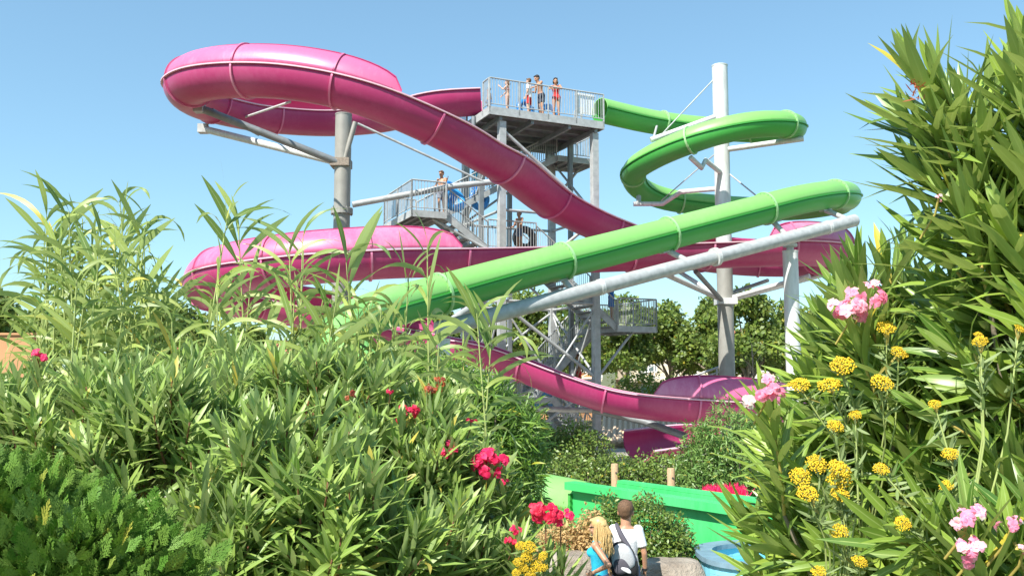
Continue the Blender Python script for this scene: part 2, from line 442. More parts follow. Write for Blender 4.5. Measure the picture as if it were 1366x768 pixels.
MB().tube([T(4.0, 3.7, 7.2), T(5.2, 3.4, 8.8)], .06, 8).build('landing_strut', M['steel'], tower)
flight(3.6, 8.95, -2.2, 5.7, 2.45, 3.45)
landing(-3.5, -2.2, 0, 3.5, 5.7, [((-3.5, 0), (-3.5, 3.5)), ((-3.5, 0), (-2.2, 0)), ((-3.5, 3.5), (-2.2, 3.5))])
flight(-2.2, 5.7, -.5, 4.5, .12, 1.25)
landing(-.5, 1.5, .12, 1.6, 4.5, [((-.5, .12), (1.5, .12)), ((-.5, 1.6), (1.5, 1.6))])
flight(1.5, 4.5, 5.0, 1.75, .12, 1.6)
landing(5.0, 6.8, 0, 3.4, 1.75, [((6.8, 0), (6.8, 3.4)), ((5.0, 0), (6.8, 0)), ((5.0, 3.4), (6.8, 3.4))])
flight(5.0, 1.75, 2.2, -1.0, 1.85, 3.3)
landing(.9, 2.2, .15, 3.3, -1.0, [((.9, .15), (.9, 3.3))])
flight(2.2, -1.0, 4.3, -3.3, .15, 1.4)
for (p, q) in (((0, 0, 4.2), (-2.6, .3, 5.5)), ((0, 3.7, 3.8), (-2.6, 3.2, 5.5)), ((4, 0, -.3), (5.9, .3, 1.6)), ((4, 0, -.3), (5.3, 2.0, 1.6)), ((4, 3.7, -.3), (5.9, 3.2, 1.6))):
    MB().tube([T(*p), T(*q)], .055, 8).build('landing_strut', M['steel'], tower)
# pink start funnel bracket under the platform's near left corner
mb = MB(); mb.tube([T(-.9, .6, 9.05), T(-.9, .6, 9.6)], .09, 10); mb.tube([T(-.9, .6, 9.1), T(0, .3, 8.6)], .07, 8); mb.tube([T(-.9, .6, 9.0), T(-.6, 2, 8.9)], .09, 8)
mb.build('slide_bracket', M['steel_dk'], tower)

# ================================================================ SUPPORT COLUMNS
def flange(mb, p, r, z): mb.tube([(p.x, p.y, z-.05), (p.x, p.y, z+.05)], r, 24, smooth=False)
def pole(px, ytop, d, r, label, mat, flz=(), name='support_column', lower=None):
    p = at(px, ytop, d); t = thing(name, label, 'support column', (p.x, p.y, 0), 'steel columns holding up the slides'); t['kind'] = 'thing'
    zs = lower if lower else -.1
    mb = MB(); mb.tube([(p.x, p.y, zs), (p.x, p.y, p.z)], r, 32); mb.build('shaft', M[mat], t)
    if lower: mb = MB(); mb.tube([(p.x, p.y, -.1), (p.x, p.y, lower)], r+.003, 32); mb.build('lower_shaft', M['pole_grey'], t)
    mb = MB(); mb.tube([(p.x, p.y, p.z-.03), (p.x, p.y, p.z+.012)], r+.012, 32, smooth=False); mb.build('pole_cap', M[mat], t)
    for z in flz:
        mb = MB(); mb.tube([(p.x, p.y, z-.1), (p.x, p.y, z-.004), (p.x, p.y, z+.004), (p.x, p.y, z+.1)], [r+.1, r+.1, r+.1, r+.1], 24, smooth=False)
        for k in range(14): mb.box((p.x+(r+.06)*math.cos(k*PI/7), p.y+(r+.06)*math.sin(k*PI/7), z), .018, .018, .135)
        mb.build('pole_flange', M[mat], t)
    mb = MB(); flange(mb, p, r+.18, .05); mb.build('base_flange', M[mat], t)
    return t, p
def arm(t, pts, r, mat='pole_pale', name='arm'):
    o = MB().tube(pts, r, 14).build(name, M[mat], t); return o
# left column under the top loop
t, p = pole(458.5, 153, 30.2, .29, 'thick grey column under the big upper left pink loop', 'pole_grey', (at(458, 282, 30.2).z,))
A = at(452, 217, 30)
def upto(t, a, px, i, r=.05):
    """cradle that carries the flume at path index i"""
for (px, py, d) in ((266, 144, 28.6), (271, 172, 31.5)):
    E = at(px, py, d); arm(t, [A, E], .13, 'steel_dk' if d < 30 else 'pole_pale')
    mb = MB(); mb.box(E, .16, .16, .16); mb.tube([E, E+Vector((.25, 0, .35))], .07, 8); mb.build('cradle', M['steel'], t)
arm(t, [at(283, 146, 28.7), at(345, 180, 31)], .05, 'steel_dk', 'tie_rod')
arm(t, [at(387, 136, 27), at(322, 158, 32)], .04, 'pole_pale', 'tie_rod')
arm(t, [at(474, 163, 30), at(458, 219, 30)], .09, 'pole_grey', 'tie_rod')
mb = MB(); c = at(455, 218, 30.2); mb.box(c, .34, .34, .14); mb.build('collar', M['bolt'], t)
# long pipe tying the column to the tower, and the thin stay above it
arm(t, [at(470, 273, 30.2), at(600, 249, 31.0), at(662, 242, 31.5)], .11, 'steel')
arm(t, [at(477, 165, 30), at(646, 243, 31.3)], .045, 'steel', 'stay_rod')
# tall right pole in the middle of both loops
t, p = pole(960, 88, 34, .31, 'tallest pale round pole standing inside the green spiral', 'pole_pale', lower=at(965, 352, 34).z)
arm(t, [at(957, 155, 33.9), at(868, 187, 33.8)], .11); arm(t, [at(966, 200, 33.9), at(1072, 185, 33.0)], .11)
E = at(1060, 186, 33.1); MB().tube([E, E+Vector((0, 0, .25))], .1, 8).build('cradle', M['steel'], t)
arm(t, [at(960, 229, 33.7), at(941, 214, 33), at(936, 224, 32.6), at(921, 210, 32.2)], .1)
arm(t, [at(965, 251, 34), at(908, 256, 34.8), at(884, 272, 35.6), at(845, 272, 35.6)], .1)
MB().tube([at(852, 272, 35.6), at(852, 262, 35.8)], .1, 8).build('cradle', M['steel'], t)
arm(t, [at(955, 103, 34), at(885, 177, 33.8)], .025, 'steel', 'stay_rod'); arm(t, [at(960, 200, 34), at(882, 268, 35.5)], .025, 'steel', 'stay_rod')
arm(t, [at(968, 228, 34), at(1010, 262, 33)], .03, 'steel', 'stay_rod')
arm(t, [at(877, 165, 35.4), at(872, 184, 33.8)], .05, 'steel', 'tie_rod')
# arms under the pink loop
for a, b, r, m in (((966, 401, 34), (888, 366, 31.2), .1, 'pole_pale'), ((966, 404, 34), (928, 362, 31), .09, 'steel_dk'), ((966, 400, 34), (905, 362, 36), .09, 'pole_pale'),
                ((972, 400, 34), (1100, 366, 36), .1, 'pole_pale'), ((972, 398, 34), (1080, 368, 31.6), .09, 'pole_pale'), ((972, 392, 34), (1024, 374, 37), .08, 'steel_dk')):
    arm(t, [at(*a), at(*b)], r, m)
mb = MB(); c = at(968, 402, 34); mb.box(c, .38, .38, .12); mb.build('collar', M['pole_pale'], t)
# near right post with the long boom pipe of the green run
t, p = pole(1054, 335, 28.9, .25, 'pale galvanised post below the right end of the sloping pipe', 'pole_pale')
mb = MB(); mb.tube([(p.x, p.y, p.z), (p.x, p.y, p.z+.45)], .12, 16); flange(mb, p, .24, p.z+.2); mb.build('pole_head', M['pole_pale'], t)
t, p2 = pole(592, 452, 22.6, .17, 'slim grey post behind the reeds at the low end of the sloping pipe', 'pole_pale')
Z1 = at(1140, 294, 29.3); Z0 = at(583, 440, 22.3)
boom = thing('support_pipe', 'long thick grey pipe sloping up under the green tube run', 'pipe', Z0)
mb = MB(); mb.tube([Z0, Z1], .215, 28); mb.build('pipe_body', M['steel'], boom)
dd = (Z1-Z0)
for f in (.325, .60, .915):
    mb = MB(); c = Z0+dd*f
    for e in (-.035, .035): mb.tube([c+dd.normalized()*(e-.03), c+dd.normalized()*(e+.03)], .29 if f < .9 and f > .5 else .235, 24, smooth=False)
    mb.build('pipe_flange', M['pole_pale'], boom)
for f in (.99, .80, .54, .27):
    c = Z0+dd*f
    # nearest green path point
    j = min(range(NG), key=lambda i: ((gf[i][0]-c).length if 10 < gs[i] < 29 else 99))
    q = gf[j][0]-Vector((0, 0, GR+.03)); mb = MB(); mb.tube([c, q], .09, 12); mb.box(q, .28, .1, .03, gf[j][1], gf[j][2], gf[j][3])
    mb.build('strut', M['steel'], boom)
arm(t, [at(583, 440, 23), at(640, 402, 25), at(668, 388, 26), at(702, 380, 27.5)], .1, 'steel', 'arm')
# dark boom under the lowest pink curve
lowp, pl = pole(700, 545, 30.3, .12, 'low dark post and pipe bracing the lowest pink run', 'steel_dk')
arm(lowp, [at(702, 545, 30.3), at(792, 547, 31)], .09, 'steel'); arm(lowp, [at(790, 546, 31), at(860, 562, 31), at(915, 582, 30)], .13, 'steel_dk')
# ================================================================ LEAF BATCHES (numpy)
def np_mesh(name, V, Fq, mat, parent=None, uv=None, tint=None, smooth=True):
    """V (n,3); Fq (m,4) quads or (m,3) triangles"""
    me = bpy.data.meshes.new(name); off = np.array(parent.get('_w', (0, 0, 0))) if parent is not None else np.zeros(3)
    k = Fq.shape[1]; m = len(Fq)
    me.vertices.add(len(V)); me.vertices.foreach_set('co', (V-off).astype(np.float32).ravel())
    me.loops.add(m*k); me.loops.foreach_set('vertex_index', Fq.astype(np.int32).ravel())
    me.polygons.add(m); me.polygons.foreach_set('loop_start', np.arange(0, m*k, k, dtype=np.int32))
    me.polygons.foreach_set('use_smooth', np.full(m, smooth))
    if uv is not None:
        l = me.uv_layers.new(name='UVMap'); l.data.foreach_set('uv', uv[Fq.ravel()].astype(np.float32).ravel())
    if tint is not None:
        a = me.attributes.new('tint', 'FLOAT', 'POINT'); a.data.foreach_set('value', tint.astype(np.float32))
    me.materials.append(mat); me.update(calc_edges=True); me.validate()
    return link(name, me, parent)
def leaf_tpl(bend, fold=.18, segs=4, shape='lance', twist=0.0):
    """length 1 along +Y, half width 0.5 at the widest, bending towards -Z"""
    rows = segs+1; V = []; UV = []; y = z = 0; ang = 0
    for i in range(rows):
        t = i/segs
        if shape == 'lance': w = .5*math.sin(PI*min(1, t*.94+.05))**.8*(1-.15*t)
        elif shape == 'blade': w = .5*(1-t**1.6)*min(1, .55+2.5*t)
        elif shape == 'oval': w = .5*math.sin(PI*(t*.92+.04))**.6
        if i == segs: w = .01
        tw = twist*t
        for s in (-1, 0, 1):
            x = s*w; zz = abs(s)*w*fold
            V.append((x*math.cos(tw), y-math.sin(ang)*zz, z+math.cos(ang)*zz*1+x*math.sin(tw))); UV.append(((s+1)/2, t))
        ang -= bend/segs
        y += math.cos(ang)/segs; z += math.sin(ang)/segs
    Fq = []
    for i in range(segs):
        for s in (0, 1): a = i*3+s; Fq.append((a, a+1, a+4, a+3))
    return np.array(V), np.array(Fq), np.array(UV)
class Leaves:
    def __init__(s): s.V = []; s.F = []; s.U = []; s.T = []; s.n = 0
    def add(s, tpl, P, D, N, Lh, W, tint):
        """P base, D direction, N upper-side normal, Lh length, W width: arrays"""
        V, Fq, UV = tpl; P = np.asarray(P, float); n = len(P)
        if n == 0: return
        D = np.asarray(D, float); D = D/np.linalg.norm(D, axis=1)[:, None]
        N = np.asarray(N, float); N = N-D*(N*D).sum(1)[:, None]; N = N/(np.linalg.norm(N, axis=1)[:, None]+1e-9)
        X = np.cross(D, N)
        Lh = np.broadcast_to(Lh, n); W = np.broadcast_to(W, n); tint = np.broadcast_to(tint, n)
        pos = (P[:, None, :] + X[:, None, :]*(V[None, :, 0, None]*W[:, None, None]) + D[:, None, :]*(V[None, :, 1, None]*Lh[:, None, None])
               + N[:, None, :]*((V[None, :, 2, None])*Lh[:, None, None]))
        k = len(V)
        s.V.append(pos.reshape(-1, 3)); s.F.append((Fq[None]+(np.arange(n)*k+s.n)[:, None, None]).reshape(-1, Fq.shape[1]))
        s.U.append(np.tile(UV, (n, 1))); s.T.append(np.repeat(tint, k)); s.n += n*k
    def build(s, name, mat, parent=None, smooth=True):
        if not s.V: return None
        return np_mesh(name, np.concatenate(s.V), np.concatenate(s.F), mat, parent, np.concatenate(s.U), np.concatenate(s.T), smooth)
def fixz(tpl, wl):
    """fold height is given as share of width: rescale z of the fold for leaves of width/length wl"""
    return tpl
LT = [leaf_tpl(b, .16*.2, 4) for b in (-.15, .1, .35, .7, 1.2)]
BT = [leaf_tpl(b, .012, 7, 'blade', tw) for b, tw in ((.35, .3), (1.0, .2), (1.7, -.3), (2.5, .4), (3.0, 0))]
OT = [leaf_tpl(b, .06, 2, 'oval') for b in (.2, .6)]
def unit(v): return v/(np.linalg.norm(v)+1e-9)
def perp(d):
    a = np.cross(d, [0, 0, 1.0]); 
    if np.linalg.norm(a) < .05: a = np.array([1.0, 0, 0])
    a = unit(a); return a, np.cross(a, d)

# leaf materials
M['ole'] = mat_leaf('oleander_leaf', (.12, .23, .03), (.33, .44, .10), (.30, .40, .15),   .45, .22, (.36, .44, .15))
M['ole_r'] = mat_leaf('oleander_leaf_near', (.06, .145, .018), (.31, .42, .065), (.29, .39, .10), .36, .22, (.34, .44, .13))
M['reed'] = mat_leaf('reed_leaf', (.08, .17, .02), (.38, .45, .10), (.32, .41, .13), .45, .3, (.34, .42, .16))
M['reed_stem'] = mat_simple('reed_stem', (.34, .40, .13), .5, 0, .25, 8)
M['thuja'] = mat_leaf('cypress_spray', (.07, .20, .012), (.19, .31, .05), (.12, .22, .04), .65, .15)
M['hedge'] = mat_leaf('hedge_leaf', (.06, .13, .018), (.22, .30, .055), (.15, .21, .06), .42, .25)
M['dry'] = mat_leaf('dry_leaf', (.36, .22, .075), (.62, .45, .20), (.5, .36, .16), .7, .25)
M['pitto'] = mat_leaf('pittosporum_leaf', (.07, .17, .03), (.24, .36, .09), (.15, .25, .07), .4, .25)
M['plane'] = mat_leaf('plane_tree_leaf', (.05, .115, .014), (.24, .31, .05), (.16, .22, .055), .5, .3)
M['bamboo'] = mat_leaf('willow_shrub_leaf', (.07, .17, .02), (.22, .36, .05), (.15, .25, .06), .45, .3)
M['twig'] = mat_simple('reddish_twig', (.20, .085, .045), .6, 0, .35, 12)
M['twig_y'] = mat_simple('yellow_green_twig', (.42, .33, .08), .55, 0, .3, 12)
M['bark'] = mat_simple('plane_bark', (.24, .20, .14), .85, 0, .4, 5, .4, 30)
def mat_petal(name, c1, c2, edge=None):
    m = mat_leaf(name, c1, c2, c2, .55, .35, None); return m
M['petal_pink'] = mat_petal('pink_petal', (.78, .22, .36), (.93, .52, .60))
M['petal_red'] = mat_petal('crimson_petal', (.55, .012, .05), (.85, .03, .12))
M['petal_mag'] = mat_petal('magenta_petal', (.62, .010, .085), (.9, .04, .17))
M['petal_dry'] = mat_petal('wilted_petal', (.30, .05, .03), (.45, .14, .06))
M['yellow'] = mat_simple('yellow_floret', (.62, .42, .015), .75, 0, .3, 90)

# ---------------------------------------------------------------- shoots and shrubs
def shoot(Lv, twigs, tip, d, L, ll, lw, rng, whorl=3, gap=.022, curve=.15, dens=1.0, tr=.0045, spread=(.30, .85)):
    """one leafy shoot ending at tip, growing along d"""
    d = unit(np.array(d, float)); tip = np.array(tip, float)
    a, b = perp(d); side = a*rng.normal()+b*rng.normal()
    side = unit(side)
    n = max(3, int(L/gap)); P = []; D = []; N = []; LL = []; WW = []
    pts = []
    for i in range(n+1):
        t = i/n; q = tip-d*L*(1-t)-side*curve*L*(1-t)**2
        pts.append(q)
    ph = rng.random()*6.28
    for i in range(1, n+1):
        t = i/n; ph += PI/whorl
        if rng.random() > dens: continue
        ax = unit(pts[i]-pts[i-1]); u, v = perp(ax)
        for k in range(whorl):
            th = ph+2*PI*k/whorl+rng.normal()*.15
            out = u*math.cos(th)+v*math.sin(th)
            an = spread[1]+(spread[0]-spread[1])*t**1.2+rng.normal()*.17
            if t > .93: an *= .55
            dd = ax*math.cos(an)+out*math.sin(an)+np.array([0, 0, -.05])
            P.append(pts[i]); D.append(dd); N.append(ax*math.sin(an)-out*math.cos(an))
            s = (.72+.32*math.sin(PI*min(1, .25+t*.75)))*rng.uniform(.8, 1.15)
            if t > .93: s *= .72
            LL.append(ll*s*(1 if rng.random() > .08 else .6)); WW.append(lw*(.8+.2*s)*rng.uniform(.75, 1.15))
    P = np.array(P); D = np.array(D); N = np.array(N); LL = np.array(LL); WW = np.array(WW)
    tint = np.clip(rng.normal(.45, .17)+rng.normal(0, .14, len(P)), 0, .9); old = rng.random(len(P)) < .02; tint[old] = 1.0
    which = rng.choice(len(LT), len(P), p=[.28, .32, .25, .11, .04])
    for k in range(len(LT)):
        m = which == k
        if m.any(): Lv.add(LT[k], P[m], D[m], N[m], LL[m], WW[m], tint[m])
    twigs.append((pts[::max(1, n//4)]+[pts[-1]], tr))
    return pts
def build_twigs(twigs, name, mat, parent, n=5):
    mb = MB()
    for pts, r in twigs: mb.tube([Vector(p) for p in pts], [r*1.25-(r*.55)*i/(len(pts)-1) for i in range(len(pts))], n, cap=False)
    return mb.build(name, mat, parent)
def flower_cluster(parent, c, r, mat, rng, n=9, name='flower_cluster', face=(0, -1, .35)):
    """ruffled five-petalled flowers crowded on a stalk"""
    Lv = Leaves(); tp = [leaf_tpl(.9, .25, 3, 'oval'), leaf_tpl(1.5, .3, 3, 'oval')]
    face = unit(np.array(face, float)); c = np.array(c, float)
    for i in range(n):
        o = unit(rng.normal(size=3)+face*.9); fc = c+o*r*rng.uniform(.5, 1.25)*np.array([1.15, .7, .85])
        ax = unit(o+face*.7+rng.normal(size=3)*.3); u, v = perp(ax); fs = r*rng.uniform(.38, .56); ph = rng.random()*6
        tt = rng.random()
        for lay in (0, 1):
            P = []; D = []; N = []
            for k in range(5):
                th = ph+lay*.6+2*PI*k/5+rng.normal()*.1; out = u*math.cos(th)+v*math.sin(th)
                P.append(fc+out*fs*.05); D.append(out*(1.0 if lay == 0 else .8)+ax*(.3+.35*lay)+rng.normal(size=3)*.22); N.append(ax)
            Lv.add(tp[lay], P, D, N, fs*(1-.3*lay)*rng.uniform(.85, 1.1, 5), fs*(.85-.2*lay), np.clip(tt+rng.normal(0, .15, 5), 0, 1))
    return Lv.build(name, mat, parent)
def shrub_base(name, label, cat, base, group=None):
    t = thing(name, label, cat, base, group); return t
def ell(c, r, rng, top=True, inner=.55):
    """random point of an ellipsoid's outer zone and its outward direction"""
    while True:
        v = rng.normal(size=3); v = v/np.linalg.norm(v)
        if top and v[2] < -.45: continue
        q = rng.uniform(inner, 1)
        return np.array(c)+v*np.array(r)*q, v
def oleander(label, base, lobes, nsh, ll, lw, rng, mat, twig, tilt=(0, 0, .9), L=(.28, .5), group='oleander shrubs', explicit=(), gap=.022, inner=.5, spread=(.30, .85)):
    t = shrub_base('oleander_shrub', label, 'shrub', base, group)
    Lv = Leaves(); tw = []; base = np.array(base, float)
    vol = np.array([l[1][0]*l[1][1]*l[1][2] for l in lobes])**.66; cnt = np.maximum(1, (nsh*vol/vol.sum()).astype(int))
    roots = []
    for (c, r), n in zip(lobes, cnt):
        for i in range(n):
            tip, v = ell(c, r, rng, inner=inner)
            d = unit(v*.65+np.array(tilt)+rng.normal(size=3)*.18)
            pts = shoot(Lv, tw, tip, d, rng.uniform(*L), ll*rng.uniform(.85, 1.12), lw, rng, gap=gap, spread=spread)
            if i % 3 == 0: roots.append(pts[0])
    for tip, d, l, lf in explicit:
        pts = shoot(Lv, tw, tip, d, l, ll*lf, lw*min(1.2, lf), rng, gap=gap); roots.append(pts[0])
    st = []
    for q in roots:
        q = np.array(q); m = base+(q-base)*.5+np.array([0, 0, (q[2]-base[2])*.12])+rng.normal(size=3)*.04
        b0 = base+np.array([rng.normal()*.08, rng.normal()*.08, -.03]); st.append(([b0, m, q], .009))
    Lv.build('foliage', mat, t); build_twigs(tw, 'twigs', twig, t); build_twigs(st, 'stems', M['bark'], t)
    return t

# ================================================================ GROUND
def gh(x, y):
    """terrain height: planted mound near the camera, level park behind"""
    k = min(1, max(0, (9.5-y)/6)); k = k*k*(3-2*k)
    return 1.75*k
mb = MB(); xs = list(np.linspace(-14, 14, 29)); ys = list(np.linspace(-4, 20, 33))
xs = [-900, -300, -80, -30]+xs+[30, 80, 300, 900]; ys = [-300, -60, -15]+ys+[30, 45, 80, 200, 600, 1600]
vs_ = [(x, y, gh(x, y)) for y in ys for x in xs]; nx = len(xs)
mb.add(vs_, [(j*nx+i, j*nx+i+1, (j+1)*nx+i+1, (j+1)*nx+i) for j in range(len(ys)-1) for i in range(nx-1)], True)
m, nt, b = new_mat('ground_mix'); n1 = noise(nt, .5, 8); n2 = noise(nt, 14, 6)
mm = nt.nodes.new('ShaderNodeMath'); mm.operation = 'MULTIPLY_ADD'; nt.links.new(n2.outputs[0], mm.inputs[0]); mm.inputs[1].default_value = .5; nt.links.new(n1.outputs[0], mm.inputs[2])
r = ramp(nt, mm.outputs[0], [(.45, (.045, .075, .02)), (.7, (.10, .12, .04)), (.95, (.20, .16, .10))]); nt.links.new(r.outputs[0], b.inputs['Base Color']); b.inputs['Roughness'].default_value = .95
tag(mb.build('ground', m), kind='structure')
# pale footpath the couple walks on, and paving round the tower
def sheet(name, pts, z, mat):
    mb = MB(); mb.add([(x, y, z) for x, y in pts], [tuple(range(len(pts)))]); return tag(mb.build(name, mat), kind='structure')
M['paving'] = mat_simple('pale_paving', (.42, .38, .31), .85, 0, .15, 2, .2, 30)
sheet('footpath', [(-1, 10.4), (8, 10.4), (8, 12.5), (-1, 12.9)], .006, M['paving'])
sheet('plaza', [(-14, 24), (26, 24), (30, 52), (-18, 52)], .006, M['paving'])

# ================================================================ BACKGROUND TREES AND HOUSES
def leaf_crown(lobes, n, size, rng, mat, parent, name='crown', tpls=None, asp=.7, flat=.3):
    Lv = Leaves(); tpls = tpls or OT; P = []; D = []; N = []
    vol = np.array([l[1][0]*l[1][1]*l[1][2] for l in lobes])**.7; cnt = (n*vol/vol.sum()).astype(int)
    T_ = []
    for (c, r), k in zip(lobes, cnt):
        v = rng.normal(size=(k, 3)); v /= np.linalg.norm(v, axis=1)[:, None]
        q = rng.uniform(.35, 1, k)**.45
        # lumpy radius
        lump = 1+.16*np.sin(v[:, 0]*7+c[0]*3)*np.sin(v[:, 1]*6+c[1])+.12*np.sin(v[:, 2]*9+v[:, 0]*5)
        P.append(np.array(c)+v*np.array(r)*(q*lump)[:, None])
        N.append(v*.8+rng.normal(size=(k, 3))*.6+np.array([0, 0, flat])); D.append(rng.normal(size=(k, 3))+v*.6+np.array([0, 0, -.25]))
        T_.append(np.clip(rng.normal(.45, .25, k), 0, 1))
    P = np.concatenate(P); D = np.concatenate(D); N = np.concatenate(N); T_ = np.concatenate(T_)
    s = size*rng.uniform(.6, 1.3, len(P)); wh = rng.integers(0, len(tpls), len(P))
    for k in range(len(tpls)):
        m = wh == k; Lv.add(tpls[k], P[m], D[m], N[m], s[m], s[m]*asp, T_[m])
    return Lv.build(name, mat, parent)
def make_tree(label, x, y, h, cr, rng, n=9000, leaf=.26, mat='plane', name='plane_tree', group='trees beyond the tower', nl=14):
    t = thing(name, label, 'tree', (x, y, 0), group); lobes = []
    th = h*.32; mb = MB()
    mb.tube([(x, y, -.05), (x+.05, y, th*.6), (x+.1, y+.05, th), (x+.1, y, h*.62)], [.2, .17, .15, .07], 9)
    for i in range(nl):
        a = rng.random()*6.28; q = math.sqrt(rng.random())*cr*.72; z = rng.uniform(.50, .88)*h
        q *= (1.1-.7*max(0, z/h-.55)/.4)
        c = (x+q*math.cos(a), y+q*math.sin(a), z); rr = cr*rng.uniform(.26, .42)
        lobes.append((c, (rr, rr, rr*rng.uniform(.7, 1.0))))
        s = Vector((x+.08, y, rng.uniform(th*.8, h*.5))); e = Vector(c); mb.tube([s, (s+e)/2+Vector((0, 0, .2)), e], [.07, .05, .02], 6, cap=False)
    lobes.append(((x, y, h*.9), (cr*.3, cr*.3, h*.1)))
    mb.build('trunk', M['bark'], t)
    leaf_crown(lobes, n, leaf, rng, M[mat], t)
    return t
rng = np.random.default_rng(11)
spots = [(641, 52, 7.6, 2.7, 'leafy tree seen between the tower legs, leftmost of the row'), (700, 50, 8.3, 2.9, 'leafy tree directly behind the stair tower columns'),
         (760, 56, 8.0, 2.9, 'leafy tree behind the lower stair flight'), (835, 50, 8.0, 2.7, 'leafy tree just behind the railed right stair landing'),
         (893, 54, 7.9, 2.7, 'rounded leafy tree between the stair landing and the tall pole'), (950, 50, 7.9, 2.4, 'leafy tree behind the tall pole, its left neighbour lower'),
         (995, 47, 8.15, 2.7, 'tallest rounded tree just right of the tall pole'), (1048, 50, 7.6, 2.6, 'leafy tree behind the pale galvanised post'), (1100, 52, 8.0, 2.8, 'leafy tree glimpsed over the top of the near pink oleander blooms')]
for px, d, h, cr, la in spots:
    p = at(px, 500, d); make_tree(la, p.x, p.y, h, cr, rng, 8800, .25)
for px, d, h, cr, la in [(-30, 36, 7.2, 2.6, 'broad dark tree at the far left edge above the brown wall'), (60, 40, 6.4, 2.4, 'low tree behind the tallest reeds at left'), (160, 44, 6.6, 2.6, 'dull green tree behind the reeds left of the pink loop'), (235, 42, 6.8, 2.2, 'tree just left of the lower left pink loop'),
                         (330, 46, 6.0, 2.4, 'tree half hidden under the lower left pink loop'), (420, 48, 6.2, 2.6, 'tree behind the thick grey column'), (520, 50, 6.6, 2.6, 'tree behind the green tube above the reeds'), (585, 50, 7.2, 2.6, 'tree behind the low end of the sloping pipe')]:
    p = at(px, 500, d); make_tree(la, p.x, p.y, h, cr, rng, 5200, .27, group='trees behind the reeds')
# small thin dead tree
t = thing('bare_tree', 'thin leafless sapling right of the tall pole', 'tree', (at(1012, 500, 40).x, 40, 0))
mb = MB(); bx = at(1012, 500, 40).x
mb.tube([(bx, 40, 0), (bx-.1, 40, 1.6), (bx-.25, 40, 3.2), (bx-.3, 40, 4.8)], [.07, .05, .035, .012], 6)
for i in range(22):
    z = rng.uniform(1.3, 4.4); a = rng.random()*6.28; l = rng.uniform(.4, 1.1)
    s = Vector((bx-.06*z, 40, z)); e = s+Vector((math.cos(a)*l*.7, math.sin(a)*l*.7, l*.8)); mb.tube([s, (s+e)/2+Vector((0, 0, -.06)), e], [.02, .014, .006], 4, cap=False)
mb.build('trunk', M['bark'], t)
# houses
M['cream'] = mat_simple('cream_render', (.62, .55, .42), .85, 0, .08, 1.5, .1, 30)
M['ochre'] = mat_simple('ochre_render', (.52, .27, .13), .85, 0, .12, 1.5)
M['terra'] = mat_simple('terracotta_tile', (.40, .17, .09), .8, 0, .3, 6)
M['glass'] = mat_simple('dark_window', (.10, .14, .15), .12, 0, .2, 2)
M['teal'] = mat_simple('teal_shutter', (.24, .46, .48), .6, 0, .1, 4)
M['darkin'] = mat_simple('dark_interior', (.05, .05, .045), .8, 0, .3, 2)
def house(label, x0, x1, y, h, mat, stories, rng, dep=7):
    t = thing('house', label, 'house', ((x0+x1)/2, y+dep/2, 0)); W = x1-x0
    mb = MB(); mb.box(((x0+x1)/2, y+dep/2, h/2), W/2, dep/2, h/2); mb.build('wall', M[mat], t)
    mb = MB()
    o = .45; zt = h+1.1
    mb.add([(x0-o, y-o, h), (x1+o, y-o, h), (x1+o, y+dep+o, h), (x0-o, y+dep+o, h), (x0+1.5, y+dep/2, zt), (x1-1.5, y+dep/2, zt)],
           [(0, 1, 5, 4), (1, 2, 5), (2, 3, 4, 5), (3, 0, 4), (3, 2, 1, 0)])
    for k in range(int(W/.28)):
        xx = x0+.14+k*.28; mb.tube([(xx, y-o-.02, h+.03), (min(max(xx, x0+1.5), x1-1.5), y+dep/2, zt+.04)], .06, 6)
    mb.build('roof', M['terra'], t)
    n = int(W/2.6)
    for s in range(stories):
        for k in range(n):
            cx = x0+(k+.5)*W/n; cz = .35+s*2.8+1.25
            f = MB(); f.box((cx, y-.03, cz+.95), .62, .05, .06); f.box((cx, y-.03, cz-.95), .62, .06, .05); f.box((cx-.58, y-.03, cz), .05, .05, .9); f.box((cx+.58, y-.03, cz), .05, .05, .9); f.box((cx, y-.03, cz), .03, .04, .9)
            w_ = f.build('window', M['white_paint'], t)
            g = MB(); g.box((cx, y-.008, cz), .53, .012, .9); g.build('pane', M['glass' if (k+s) % 3 else 'teal'], w_)
        if s > 0 or stories == 1:
            z = s*2.8+.12 if s else .1
            rl = MB(); rl.box(((x0+x1)/2, y-1.3, z+1.0), W/2, .03, .04); rl.box(((x0+x1)/2, y-1.3, z+.12), W/2, .03, .04)
            q = int(W/1.5)
            for k in range(q+1): rl.box((x0+k*W/q, y-1.3, z+.5), .04, .04, .5)
            for k in range(q):
                a, b2 = x0+k*W/q, x0+(k+1)*W/q
                rl.beam((a, y-1.3, z+.12), (b2, y-1.3, z+1.0), .03, .05); rl.beam((a, y-1.36, z+1.0), (b2, y-1.36, z+.12), .03, .05)
            rl.build('balcony_railing', M['white_paint'], t)
            if s: sl = MB(); sl.box(((x0+x1)/2, y-.7, z-.06), W/2, .7, .08); sl.build('balcony_slab', M['cream'], t)
    return t
house('cream two storey holiday house behind the tall pole', 8.0, 19.5, 60, 5.4, 'cream', 2, rng)
house('ochre house glimpsed behind the stair landing', -4.5, 6.4, 63, 5.0, 'ochre', 2, rng)
house('cream house far right, partly behind the galvanised post', 21, 33, 58, 5.2, 'cream', 2, rng)
house('long low cream house far behind the reeds', -26, -6, 60, 4.6, 'cream', 1, rng)
